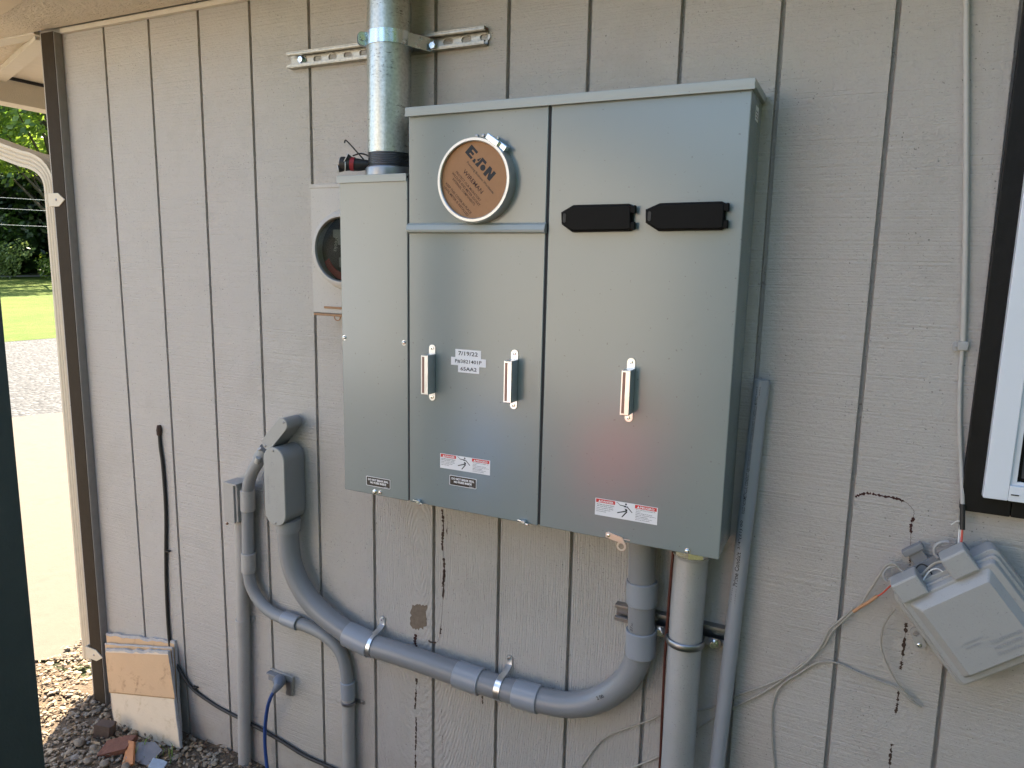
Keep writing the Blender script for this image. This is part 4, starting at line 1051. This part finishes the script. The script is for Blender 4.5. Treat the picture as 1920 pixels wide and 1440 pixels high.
# painted upright conduit + little box
uq, _ = pvc('painted_conduit', 'painted conduit running down from the small flat box to the ground', [(452, 975), (455, 1100), (457, 1250), (459, 1440)], .0205, .024, 'pvcpaint', 1, 24)
b_ = P(459, 1440, .024); MB().tube([b_, Vector((b_.x+.004, -.024, -.02))], .0205, 24).build('pipe_foot', 'pvcpaint', uq)
coupling(uq, (455, 1160), (455.5, 1190), .024, .0225, 'pvcpaint'); q = P(472, 1160, .004); m = MB(); m.box((q.x-.02, -.005, q.z-.008), (q.x+.012, -.002, q.z+.008), .001); pan_screw(m, F((q.x+.004, -.005, q.z)), .004); m.build('pipe_strap', 'pvcpaint', uq)
sx0, sx1 = P(417, 905, .065), P(437, 982, .065)
lb3 = thing('small_junction_box', 'small beige painted box with lid beside the small conduit', 'junction box', (sx0.x, -.03, sx1.z))
m = MB(); m.box((sx0.x+.004, -.058, sx1.z+.003), (sx0.x+.052, -.0008, sx0.z-.004), .003); m.build('box', 'pvcpaint', lb3)
m = MB(); m.box((sx0.x, -.065, sx1.z), (sx0.x+.044, -.0585, sx0.z), .003); m.box((sx0.x+.002, -.066, sx0.z-.004), (sx0.x+.056, -.008, sx0.z+.003), .002); m.build('lid', 'pvcpaint', lb3)
m = MB(); q = P(428, 981, .06); pan_screw(m, F((q.x, -.062, q.z)), .004, .006); m.build('screw', 'rust', lb3)

# conduit bodies
def fitting(name, label, cu, cv, w_, h_, ang, d0, d1, mats=('lb', 'lbl'), taper=.0):
    c = P(cu, cv, d1); t = thing(name, label, 'conduit fitting', (c.x, -d0, c.z)); fr = F((c.x, 0, c.z), ang)
    m = MB(); m.prism(stadium(w_*.97, h_*.985, 14), d0, d1-.003, fr); m.build('body', mats[0], t, ang=30)
    m = MB(); m.prism(stadium(w_, h_, 16), d1-.003, d1+.0015, fr, .0022, seg=3); lid = m.build('lid', mats[1], t, ang=30)
    for s in (-1, 1):
        m = MB(); pan_screw(m, fr @ Matrix.Translation((0, s*(h_/2-.009), d1+.0015)), .0038, .002); m.build('screw', 'dull', lid)
    return t, fr, lid
qa, qb = P(516, 843, .09), P(516, 989, .09); cw_ = P(534, 900, .09).x-P(496, 900, .09).x
fit, frf, lid = fitting('pull_fitting', 'large rounded grey conduit fitting with screwed lid above the large conduit', 515, 913, cw_, qa.z-qb.z, 0, .006, .09)
m = MB(); q = P(541, 985, DC); m.tube([q+Vector((0, 0, .02)), q, q+Vector((0, 0, -.016))], [.036, .036, .0355], 30); m.build('socket', 'lb', fit)
t_ = MB(); t_.text('2"', -.004, -.01, .012, .012, frf @ Matrix.Rotation(R(-90), 4, 'Z'), .0918); t_.text('MADE IN CANADA', -.03, -.026, .085, .0065, frf @ Matrix.Rotation(R(-90), 4, 'Z'), .0918)
t_.text('C', -.075, .002, .010, .010, frf @ Matrix.Rotation(R(-90), 4, 'Z') @ Matrix.Translation((0, -.012, 0)), .0918)
t_.build('moulded_text', 'lb', lid, smooth=False)
ft2, fr2_, lid2 = fitting('tilted_fitting', 'small tilted grey conduit fitting above the large rounded fitting', 515, 814, .040, .125, R(-43), .012, .075)
m = MB(); m.tube([P(500, 842, .05), P(488, 860, .05)], .0215, 24); m.build('socket', 'lb', ft2)
m = MB(); 
for a_, b2 in (((484, 858), (481, 866)), ((486, 841), (487, 842))):
    A, B = P(*a_, .075), P(*b2, .072); m.tube([A, B+Vector((.001, 0, -.002))], .0075 if a_[1] > 850 else .006, 12)
m.build('drips_of_sealant', 'cablep', ft2)

# lower strut + aluminium conduit
l0 = P(1153, 1133, .022); l1 = P(1178, 1174, .022); lz = P(1340, 1195, .022)
st2, _ = strut('strut_channel', l0.x, 1.008, l0.z-.0413, 'dark short strut channel behind the two upright conduits below the cabinet', True, mat='dull')
ac = thing('metal_conduit', 'wide pale metal conduit running straight down from the cabinet bottom', 'conduit', (.915, -.06, 0))
MB().tube([(.9165, -.062, ZB-.01), (.9135, -.062, CAMZ-.75), (.9145, -.062, -.03)], .0375, 40).build('pipe', 'alu', ac)
m = MB(); m.prism([(.0425*math.cos(R(a)), .0425*math.sin(R(a))) for a in range(0, 360, 45)], ZB-.032, ZB-.0008, Matrix.Translation((.9165, -.062, 0)), .001)
m.build('hub', 'chrome', ac); m = MB(); m.lathe([(.0385, ZB-.040), (.041, ZB-.036), (.041, ZB-.033)], Matrix.Translation((.9165, -.062, 0)), 40); m.build('hub_collar', 'alu', ac)
czp = P(1283, 1215, .1).z; kl = thing('beam_clamp', 'dark rounded steel clamp round the wide metal conduit bolted at both sides', 'clamp', (.914, -.06, czp))
m = MB(); m.lathe([(.0378+.007*(1+math.cos(R(a)))*.5, czp+.0085*math.sin(R(a))) for a in range(0, 360, 30)], Matrix.Translation((.9137, -.062, 0)), 48, closed=True); m.build('band', 'dull', kl)
for (u, v, s) in ((1237, 1184, -1), (1338, 1207, 1)):
    q = P(u, v, .03); m = MB(); f_ = F((q.x, -.026, q.z)); m.prism(rrect(-.016, -.013, .016, .013, .008), 0, .004, f_, .001); strap_mesh(m, [q+Vector((0, .002, 0)), Vector((.9137+s*.040, -.045, czp+.002)), Vector((.9137+s*.041, -.062, czp))], .018, (0, 0, 1), .003)
    lgo_ = m.build('lug', 'dull', kl); m = MB(); hexbolt(m, F((q.x, -.030, q.z)), .0085, .009, .0105); m.build('bolt', 'chrome', lgo_)
# copper ground wire
m = MB(); m.tube([P(1262, 1035, .07), P(1258, 1080, .07), P(1254, 1130, .068), P(1247, 1230, .062), P(1242, 1330, .060), P(1237, 1440, .058), Vector((P(1237, 1440, .058).x, -.05, -.02))], .0032, 10, smooth=6)
tag(m.build('ground_wire', 'copper'), 'thin dark red copper wire hanging beside the wide metal conduit', 'wire')
# leaning plastic conduit
a, b_ = P(1429, 712, .020), P(1345, 1430, .045); ln = thing('leaning_conduit', 'loose grey plastic conduit with printed writing leaning against the wall', 'conduit', b_)
dirl = (b_-a).normalized(); e_ = a+dirl*(a.z/(-dirl.z)); rl = .0168
m = MB(); m.tube([a, b_, e_], rl, 28, caps=False); m.tube([a, a+dirl*.05], rl-.003, 28, caps=True); m.build('pipe', 'pvcl', ln)
# printed line running up the pipe (reads upward)
upv = -dirl; outv = (Vector((0, -1, 0))-upv*upv.dot(Vector((0, -1, 0)))).normalized()
outv = (outv+Vector((-.35, 0, 0))).normalized(); outv = (outv-upv*outv.dot(upv)).normalized(); yv = outv.cross(upv)
def along(dist):
    o = a+dirl*dist; return Matrix(((upv.x, yv.x, outv.x, o.x), (upv.y, yv.y, outv.y, o.y), (upv.z, yv.z, outv.z, o.z), (0, 0, 0, 1)))
def dist_at(u, v): return (P(u, v, .03)-a).dot(dirl)
t_ = MB(); dA = dist_at(1395, 960); t_.text('RIGID NONMETALLIC CONDUIT ABOVEGROUND AND UNDERGROUND SCHEDULE 40 PVC', 0, -.0035, dA-.035, .007, along(dA), rl+.0002, .006, wrap=rl)
dB = dist_at(1385, 1025); t_.text('3/4"(21) 00', 0, -.004, dB-dist_at(1390, 972), .008, along(dB), rl+.0002, .006, wrap=rl)
dC = dist_at(1372, 1092); t_.text('Prime Conduit', 0, -.0055, dC-dist_at(1383, 1030), .010, along(dC), rl+.0002, .02, wrap=rl)
dD = dist_at(1368, 1122)
for k in range(7): t_.text('I', k*.0052, -.005, .0032 if k % 2 else .002, .010, along(dD), rl+.0002, .0, wrap=rl)
for k in range(4): t_.text('I', k*.005, -.006, .0028, .008, along(.032), rl+.0002, .0, wrap=rl)
t_.build('printed_text', 'ink', ln, smooth=False)

# ------------------------------------------------------------------ outlet with plug and blue cord
o0, o1 = P(503, 1255, .012), P(548, 1306, .012)
orc = thing('outdoor_outlet', 'weathered outdoor outlet box with a grey plug pushed in', 'outlet', (o0.x, -.01, o1.z))
m = MB(); fr = F(((o0.x+o1.x)/2, 0, (o0.z+o1.z)/2), R(-3)); wq, hq = (o1.x-o0.x)/2, (o0.z-o1.z)/2; m.box((-wq, -hq, .0008), (wq, hq, .010), .002, fr); m.build('cover_plate', 'outlet', orc)
m = MB(); m.box((-wq*.82, hq*.1, .010), (wq*.3, hq*.85, .024), .003, fr); m.box((-wq*.9, hq*.75, .010), (wq*.45, hq*.95, .030), .003, fr); m.build('flip_lid', 'nidd', orc)
m = MB(); m.box((wq*.55, -hq*.9, .010), (wq*.97, hq*.6, .016), .002, fr); m.build('side_lip', 'dull', orc)
m = MB(); q = P(543, 1301, .01); pan_screw(m, fr @ Matrix.Translation((wq*.6, -hq*.75, .011)), .006); m.build('screw', 'rust', orc)
pc = thing('extension_cord', 'blue extension cord hanging from the outlet down to the soil', 'cord', P(520, 1290, .05))
m = MB(); m.tube([P(521, 1275, .012), P(524, 1277, .035), P(522, 1284, .055), P(514, 1297, .060)], [.017, .019, .015, .007], 20, smooth=4); m.build('plug', 'plug', pc)
m = MB(); m.tube([P(514, 1296, .060), P(507, 1309, .058), P(501, 1330, .045), P(497, 1365, .035), P(497, 1400, .03), P(501, 1440, .03), P(506, 1480, .05), PZ(512, 1500, .006)], .0058, 12, smooth=6); m.build('cord', 'blue', pc)

# black cable at left
m = MB(); m.tube([P(298.5, 803, .004), P(299, 815, .005), P(301, 840, .006), P(306, 880, .006), P(311, 960, .006), P(311, 1040, .006), P(312, 1100, .006), P(316, 1180, .006), P(322, 1225, .010), P(338, 1258, .012), P(362, 1292, .008), P(400, 1320, .006), P(430, 1337, .006), P(470, 1357, .01), P(520, 1385, .01), P(570, 1416, .01), P(622, 1440, .01), P(660, 1460, .012)], [.007]+[.0058]*17, 12, smooth=6)
bc = m.build('black_cable', 'rubber'); tag(bc, 'thin black cable stapled down the left boards and drooping behind the conduits', 'cable')
m = MB(); m.tube([P(298, 797, .004), P(298.5, 806, .006), P(298.5, 816, .006)], [.006, .0095, .0075], 10, smooth=3); m.build('cable_end_tape', 'crack', bc)
for (u, v) in ((312, 1034), (364, 1290)):
    q = P(u, v, .012); MB().box((q.x-.010, -.013, q.z-.002), (q.x+.010, -.0005, q.z+.002), .0008).build('staple', 'rubber', bc)

# right-hand painted cable
m = MB(); m.tube([P(1813, -40, .008), P(1812, 60, .008), P(1812, 200, .008), P(1811, 400, .008), P(1808, 560, .008), P(1805.5, 645, .008)], .0052, 12, smooth=5)
rcb = m.build('wall_cable', 'cablep'); tag(rcb, 'painted cable running down the wall beside the black window trim', 'cable')
m = MB(); m.tube([P(1805.5, 645, .008), P(1801, 700, .006), P(1799, 780, .006), P(1801, 850, .007), P(1803, 890, .012), P(1805, 950, .022)], .0040, 10, smooth=5); m.build('lower_cable', 'cablep', rcb)
m = MB(); q = P(1797, 650, .004); m.prism(stadium(.014, .018), 0, .004, F((q.x-.004, -.001, q.z)), .001); q2 = P(1806, 648, .004); m.box((q2.x-.010, -.015, q2.z-.009), (q2.x+.008, -.0015, q2.z+.009), .003); pan_screw(m, F((q.x-.004, -.005, q.z)), .0035); m.build('cable_clip', 'nid', rcb)
m = MB(); m.tube([P(1805, 945, .022), P(1804.5, 993, .03)], .0048, 10); m.build('black_sheath', 'rubber', rcb)
for (mt, r_, pts) in (('redw', .0022, [(1804, 990, .03), (1803, 1010, .035), (1801, 1031, .05)]), ('whitew', .0016, [(1803, 975, .028), (1798, 1000, .03), (1797, 1034, .05)]), ('whitew', .0013, [(1804, 978, .028), (1795, 977, .015), (1788, 981, .01), (1783, 984, .01)]), ('whitew', .0013, [(1803, 985, .03), (1801, 1010, .034), (1799, 1034, .05)])):
    MB().tube([P(*p) for p in pts], r_, 8, smooth=5).build('stray_wire', mt, rcb)

# ------------------------------------------------------------------ telephone box
NB = .095; A = P(1687, 1134, NB); ANG = R(39.5); fr = F((A.x, 0, A.z), ANG)
nid = thing('telephone_box', 'tilted grey plastic telephone box hanging open from its wires', 'utility box', (A.x+.1, -.03, A.z-.1))
inv = fr.inverted()
def LC(u, v, d=NB): q = inv @ P(u, v, d); return (q.x, q.y)
Wd = .188; Hg = -LC(1808, 1296)[1]
xc = LC(1808, 1296)[0]
m = MB(); m.prism(rrect(-.008, -Hg-.006, Wd+.012, .012, .012, 5), .022, .062, fr, .003); m.prism(rrect(-.004, -Hg-.002, Wd+.008, .008, .010, 5), .004, .022, fr); m.build('base_tray', 'nid', nid, ang=30)
m = MB(); o1_ = rrect(0, -Hg, Wd, 0, .010, 5); o2_ = rrect(.004, -Hg+.004, Wd-.004, -.004, .008, 5)
m.prism(rrect(-.004, -Hg-.003, Wd+.006, .004, .011, 5), .0625, .071, fr, .002); m.prism(o1_, .071, .083, fr, top=o2_, bev=.002)
i1 = rrect(.014, -Hg+.016, Wd-.016, -.010, .006, 4); i2 = rrect(.028, -Hg+.024, Wd-.030, -.026, .004, 4); m.prism(i1, .083, .099, fr, top=i2, bev=.0018)
lido = m.build('lid', 'nid', nid, ang=16)
t_ = MB(); t_.text('TELEPHONE\nNETWORK\nINTERFACE', Wd*.50, -Hg*.80, .058, .030, fr @ Matrix.Identity(4), .1008, 0, 1.2); t_.text('customer\naccess', Wd*.28, -Hg*.63, .04, .012, fr, .1008); t_.build('moulded_text', 'nidt', lido, smooth=False)
for (ua, va, ub, vb) in ((1667, 1101, 1716, 1076), (1760, 1053, 1808, 1029)):
    ax_, ay_ = LC(ua, va); bx_, by_ = LC(ub, vb); m = MB()
    m.prism(rrect(ax_+.002, -.004, bx_, ay_ if ay_ > .02 else .034, .004, 3), .050, .094, fr, .004); m.build('lid_knuckle', 'nid', lido, ang=16)
m = MB(); m.box((.01, .0, .018), (Wd-.03, .030, .024), .001, fr); m.box((.055, .022, .012), (.085, .058, .020), .003, fr); m.box((.05, .052, .010), (.092, .066, .028), .003, fr); m.build('hinge_bracket', 'nidd', nid)
for cx_ in (.012, .120):
    m = MB(); m.tube([fr @ Vector((cx_+.020*math.cos(R(a)), .032+.018*math.sin(R(a)), .026)) for a in range(200, 20, -20)], .0032, 10)
    m.box((cx_-.016, .014, .018), (cx_+.018, .030, .030), .003, fr); m.build('wire_guard', 'nid', nid)
m = MB(); m.box((.022, -.001, .03), (Wd-.05, .010, .060), .001, fr); m.build('dark_opening', 'gap', nid)
q = P(1721, 1196, .02); f3 = F((q.x, 0, q.z), R(39-90+30)); m = MB(); plate_mesh([stadium(.020, .046, 10), [(.0062*math.cos(R(a)), .010+.0062*math.sin(R(a))) for a in range(0, 360, 24)]], .003, F((q.x, -.02, q.z), R(25)), m); lug = m.build('mounting_lug', 'nid', nid)
q = P(1724, 1210, .022); m = MB(); pan_screw(m, F((q.x, -.0217, q.z)), .0048); m.build('screw', 'chrome', lug)
q = P(1869, 1080, .05); m = MB(); m.box((-.004, -.016, -.006), (.004, .016, .006), .002, F((q.x, -.05, q.z), R(35))); m.build('side_catch', 'dull', nid)

# phone wires
def wire(name, label, pts, r, mat, cat='wire'):
    return tag(MB().tube([P(*p) for p in pts], r, 8, smooth=6).build(name, mat), label, cat)
wire('telephone_wire', 'grey wire running from the telephone box clip down left behind the leaning conduit', [(1780, 1052, .06), (1755, 1055, .05), (1738, 1068, .05), (1722, 1085, .045), (1702, 1078, .04), (1688, 1068, .03), (1677, 1058, .03), (1662, 1060, .028), (1648, 1080, .025), (1630, 1108, .02), (1612, 1135, .018), (1585, 1160, .015), (1560, 1185, .013), (1545, 1210, .012), (1520, 1232, .01), (1490, 1255, .01), (1460, 1280, .008), (1425, 1302, .008), (1385, 1322, .008), (1362, 1335, .008), (1320, 1358, .006), (1290, 1380, .006)], .0025, 'cable')
wire('telephone_wire', 'pale wire twisted beside the grey wire, running on left to the low wall', [(1600, 1140, .016), (1575, 1163, .016), (1555, 1180, .016), (1540, 1210, .014), (1515, 1240, .012), (1480, 1265, .010), (1440, 1283, .010), (1400, 1298, .010), (1365, 1312, .008), (1330, 1328, .006), (1300, 1333, .005), (1265, 1330, .005), (1220, 1350, .005), (1180, 1364, .005), (1135, 1383, .005), (1110, 1410, .005), (1088, 1442, .005), (1070, 1470, .005)], .0023, 'cable')
wire('drop_wire', 'thin wire with bare copper ends going into the telephone box lid', [(1695, 1088, .075), (1680, 1091, .06), (1668, 1100, .05), (1655, 1112, .035), (1645, 1118, .03)], .0016, 'redw')
wire('orange_wire', 'orange sheathed wire end leaving the twisted wires toward the telephone box', [(1645, 1117, .03), (1630, 1128, .028), (1615, 1137, .022), (1600, 1147, .018)], .0034, 'orange')
wire('wire_loop', 'thin grey wire looping from the telephone box down and back left across the groove', [(1678, 1142, .06), (1665, 1160, .04), (1655, 1180, .025), (1652, 1210, .02), (1657, 1230, .02), (1668, 1255, .018), (1685, 1283, .015), (1705, 1305, .012), (1722, 1322, .01), (1727, 1325, .01), (1720, 1322, .014), (1705, 1312, .015), (1680, 1290, .012), (1650, 1278, .01), (1610, 1262, .008), (1575, 1245, .008), (1548, 1240, .008), (1525, 1246, .008), (1500, 1262, .008), (1465, 1285, .008), (1450, 1318, .006), (1447, 1370, .006), (1452, 1440, .006), (1456, 1480, .006)], .0019, 'cable')
wire('drop_wire', 'short dark wire curling over the hinge bracket on top of the telephone box', [(1702, 1100, .06), (1712, 1085, .055), (1716, 1068, .05), (1726, 1058, .045), (1738, 1062, .045), (1748, 1078, .055)], .0015, 'rubber')
wire('drop_wire', 'thin pale wire between the two lid knuckles of the telephone box', [(1716, 1102, .07), (1728, 1092, .065), (1742, 1072, .06), (1757, 1066, .06), (1768, 1072, .065)], .0013, 'whitew')
wire('ground_level_wire', 'short grey wire crossing the wall at the bottom beside the wide metal conduit', [(1160, 1455, .004), (1190, 1438, .004), (1230, 1421, .004), (1290, 1385, .005)], .0026, 'cable')

# ------------------------------------------------------------------ leaning board pieces
def PB(u, v, spec):
    "point on a board plane leaning on the wall: spec = (depth at the top, height of the top, depth gained per metre down)"
    d0, zt_, k = spec; d = d0
    for _ in range(12): d = d0+k*(zt_-P(u, v, d).z)
    return P(u, v, d)
def board(name, label, px, ds_, th, mat, rag=0.0, seed=1, edge='gypsum'):
    r = random.Random(seed); q = [PB(u, v, ds_) for (u, v) in px]   # tl, tr, br, bl
    t = thing(name, label, 'board', (q[2]+q[3])/2, 'broken board pieces leaning on the wall')
    nrm = (q[1]-q[0]).cross(q[3]-q[0]).normalized(); nrm = nrm if nrm.y < 0 else -nrm
    o = []
    for i in range(4):
        a_, b2 = q[i], q[(i+1) % 4]; n_ = 16 if i == 0 else 10; upd = (q[0]-q[3]).normalized()
        for k in range(n_):
            p = a_.lerp(b2, k/n_)
            if i == 0 and 0 < k: p = p+upd*r.uniform(-rag, rag)
            elif k: p = p+Vector((r.uniform(-.0015, .0015), 0, 0))
            o.append(p)
    bmm = bmesh.new(); f_ = [bmm.verts.new(p-nrm*.0006) for p in o]; g_ = [bmm.verts.new(p-nrm*th) for p in o]; k = len(o)
    bmm.faces.new(f_); bmm.faces.new(g_[::-1])
    for i in range(k): bmm.faces.new((f_[i], f_[(i+1) % k], g_[(i+1) % k], g_[i]))
    bmesh.ops.recalc_face_normals(bmm, faces=bmm.faces[:]); core = MB().merge(bmm).build('core', edge, t, smooth=False)
    c = sum(o, Vector())/k; face = [(c+(p-c)*(.985)) for p in o]
    for i in range(17):  # torn paper stops below the ragged top
        face[i] = face[i]-(q[0]-q[3]).normalized()*(rag*r.uniform(.8, 1.6)+.002)
    bmm = bmesh.new(); ff = [bmm.verts.new(p+nrm*.0002) for p in face]; gg = [bmm.verts.new(p-nrm*.0005) for p in face]; bmm.faces.new(ff)
    for i in range(k): bmm.faces.new((ff[i], ff[(i+1) % k], gg[(i+1) % k], gg[i]))
    MB().merge(bmm).build('paper_face', mat, t, smooth=False); return t, nrm
board('board_piece', 'rear broken board leaning on the siding, its torn edge highest', [(198, 1187), (327, 1202), (338, 1394), (213, 1366)], (.016, .30, .115), .011, 'board_tan', .004, 1)
board('board_piece', 'middle thin board piece between the rear and front broken boards', [(196, 1206), (322, 1214), (333, 1397), (214, 1372)], (.029, .30, .115), .006, 'board_tan', .001, 2)
fb, fn = board('board_piece', 'front cream board with the tan upper half and water stains', [(197, 1216), (315, 1221), (338, 1404), (216, 1374)], (.044, .30, .125), .010, 'board_cream', .004, 3)
def quad_on(px, ds_, off, mat, name, par, rag=0, seed=1, n_=12):
    r = random.Random(seed); q = [PB(u, v, ds_) for (u, v) in px]; o = []
    for i in range(4):
        for k in range(n_):
            p = q[i].lerp(q[(i+1) % 4], k/n_); o.append(p+Vector((r.uniform(-rag, rag), 0, 0))+fn*off)
    MB().sheet(o).build(name, mat, par, smooth=False)
quad_on([(198, 1223), (316, 1228), (328, 1309), (205, 1297)], (.044, .30, .125), .0012, 'board_tan', 'upper_paper', fb, .0008, 4)
quad_on([(205, 1296.5), (328, 1308.5), (328, 1310.5), (205, 1298.5)], (.044, .30, .125), .0015, 'stain', 'paper_edge', fb, .0006, 5)

# debris on the ground
def chunk(name, label, cat, c, dims, rot, mat, seed, cuts=.18, poly=None):
    r = random.Random(seed); m = MB(); x, y, z = dims
    pl_ = poly or [(-1, -1), (.9, -1), (1, .7), (.4, 1), (-.9, .8)]
    m.prism([(a_*x/2*r.uniform(1-cuts, 1), b2*y/2*r.uniform(1-cuts, 1)) for a_, b2 in pl_], -z/2, z/2, Matrix.Translation(c) @ rot, min(z*.12, .003))
    return tag(m.build(name, mat, ang=30), label, cat)
E = lambda x, y, z: Matrix.Rotation(R(z), 4, 'Z') @ Matrix.Rotation(R(y), 4, 'Y') @ Matrix.Rotation(R(x), 4, 'X')
chunk('brick', 'grey brown brick standing at the left foot of the leaning boards', 'brick', PZ(196, 1368, .035), (.075, .04, .062), E(8, 12, 25), 'brickg', 1, .25, [(-1, -.9), (.7, -1), (1, -.3), (.9, 1), (-.7, .9)])
chunk('brick_fragment', 'flat red brown brick fragment in front of the cream board', 'brick', PZ(222, 1398, .03), (.12, .075, .018), E(12, -14, 25), 'brick', 2, .2)
chunk('tile_shard', 'orange brown tile shard tipped on its edge among the pebbles', 'tile', PZ(243, 1412, .035), (.12, .065, .008), E(40, 18, -42), 'terra', 3, .15, [(-1, -.2), (.8, -1), (1, .8), (-.6, .6)])
chunk('tile_shard', 'flat grey tile piece lying in front of the cream board', 'tile', PZ(272, 1412, .03), (.11, .085, .007), E(22, 8, 20), 'slate', 4, .1, [(-1, -.8), (.7, -1), (1, .5), (.2, 1), (-.8, .7)])
chunk('pale_rock', 'small pale blue white rock chip in front of the grey tile', 'rock', PZ(295, 1437, .02), (.055, .045, .028), E(10, 20, 30), 'chalk', 5, .3)
r = random.Random(9)
for i, (u, v, s_, lb_) in enumerate([(149, 1392, .03, 'rounded tan cobble at the edge of the shade near the corner'), (176, 1402, .024, 'pale yellow cobble between the shade edge and the brick fragment'), (196, 1432, .026, 'grey cobble at the bottom edge left of the orange shard'), (236, 1437, .024, 'dark cobble just below the orange tile shard'), (165, 1427, .022, 'grey cobble at the bottom edge nearest the sunlit gravel')]):
    bmm = bmesh.new(); bmesh.ops.create_icosphere(bmm, subdivisions=3, radius=1)
    from mathutils import noise as mn
    c = PZ(u, v, .022)
    for vv in bmm.verts:
        k = 1+.22*mn.noise(vv.co*1.3+Vector((i*7, 0, 0))); vv.co = Vector((vv.co.x*s_*.66*k, vv.co.y*s_*.52*k, vv.co.z*s_*.42*k))
    tag(MB().merge(bmm, Matrix.Translation(c)).build('cobble', 'stone'), lb_, 'stone')
# grass blades
V, Fc = [], []
for k in range(26):
    c = PZ(r.uniform(240, 330), r.uniform(1402, 1436), .012) if k > 3 else PZ(268, 1407, .02); h = r.uniform(.02, .05) if k else .075; a_ = r.uniform(0, 6.28); lean = Vector((math.cos(a_), math.sin(a_), 0))*h*.5 if k else Vector((.045, 0, 0))
    wv_ = Vector((-.3, 1, 0)).normalized()*.0022; wv_ = Vector((.0022, 0, 0)); o = len(V)
    V += [c-wv_, c+wv_, c+lean*.4+Vector((0, 0, h*.6))+wv_*.8, c+lean*.4+Vector((0, 0, h*.6))-wv_*.8, c+lean+Vector((0, 0, h))]; Fc += [(o, o+1, o+2, o+3), (o+3, o+2, o+4)]
M['blade'] = leaf_mat('grass_blade', (.10, .2, .02), (.2, .3, .04), .4)
tag(MB().quads(V, Fc).build('grass_blades', 'blade', smooth=False), 'thin green grass blades growing through the debris by the boards', 'grass', kind='stuff')

# things added out of view for bounce light and soft door reflections
tl = thing('reflection_tote', 'red lidded plastic tote added out of view to put a red reflection in the doors', 'tote', (.015, -2.65, .4))  # invented object, placed only for the red glow in the doors
M['redplastic'] = simple('red_plastic', (.78, .03, .02), .4); M['blueplastic'] = simple('blue_plastic', (.10, .28, .85), .4)
MB().prism(rrect(-.17, -.13, .17, .13, .03), .40, .74, Matrix.Translation((.015, -2.65, 0)), .004, top=rrect(-.20, -.16, .20, .16, .03)).build('tub', 'redplastic', tl)
MB().prism(rrect(-.21, -.17, .21, .17, .03), .742, .77, Matrix.Translation((.015, -2.65, 0)), .006).build('lid', 'redplastic', tl)
tag(MB().box((-.22, -2.88, 0), (.25, -2.45, .398), .006).build('added_crate', 'bark'), 'unseen crate added under the red tote behind the camera', 'crate')  # added stand that lifts the tote to its reflection height
tl = thing('reflection_cooler', 'blue cooler with pale lid added out of view to put a blue reflection in the doors', 'reflection_cooler', (-.97, -2.65, 0))  # invented object, placed only for the blue glow in the doors
MB().prism(rrect(-.22, -.16, .22, .16, .03), .31, .65, Matrix.Translation((-.97, -2.65, 0)), .004).build('body', 'blueplastic', tl)
MB().prism(rrect(-.23, -.17, .23, .17, .03), .652, .70, Matrix.Translation((-.97, -2.65, 0)), .01).build('lid', 'blueplastic', tl)
tag(MB().box((-1.2, -2.85, 0), (-.74, -2.45, .308), .006).build('added_crate', 'bark'), 'unseen crate added under the blue cooler behind the camera', 'crate')  # added stand for the blue reflection object
gr_ = thing('bounce_garage', 'cream sided garage with a gable roof added unseen behind the camera to bounce warm light', 'bounce_garage', (-4.2, -9.5, 0))  # added reflector: throws warm sunlight back onto the wall and doors
M['creamwall'] = simple('cream_bounce_siding', (.62, .57, .485), .7, var=.05, scale=3)
g_ = MB(); g_.quads([(-8.6, -7, 0), (-.6, -7, 0), (-.6, -7, 2.7), (-4.6, -7, 4.6), (-8.6, -7, 2.7), (-8.6, -13, 0), (-.6, -13, 0), (-.6, -13, 2.7), (-4.6, -13, 4.6), (-8.6, -13, 2.7)],
  [(0, 4, 3, 2, 1), (5, 6, 7, 8, 9), (0, 5, 9, 4), (1, 2, 7, 6)]); g_.build('wall', 'creamwall', gr_, smooth=False)
MB().quads([(-9.0, -6.7, 2.55), (-4.6, -6.7, 4.66), (-.2, -6.7, 2.55), (-9.0, -13.3, 2.55), (-4.6, -13.3, 4.66), (-.2, -13.3, 2.55), (-9.0, -6.7, 2.68), (-4.6, -6.7, 4.80), (-.2, -6.7, 2.68), (-9.0, -13.3, 2.68), (-4.6, -13.3, 4.80), (-.2, -13.3, 2.68)],
  [(6, 7, 10, 9), (7, 8, 11, 10), (0, 3, 4, 1), (1, 4, 5, 2), (0, 1, 7, 6), (1, 2, 8, 7), (3, 9, 10, 4), (4, 10, 11, 5), (0, 6, 9, 3), (2, 5, 11, 8)]).build('roof', 'roofing', gr_, smooth=False)
MB().box((-7.6, -7, 0), (-5.0, -6.94, 2.2), .01).build('bounce_garage_door', 'wframe', gr_)
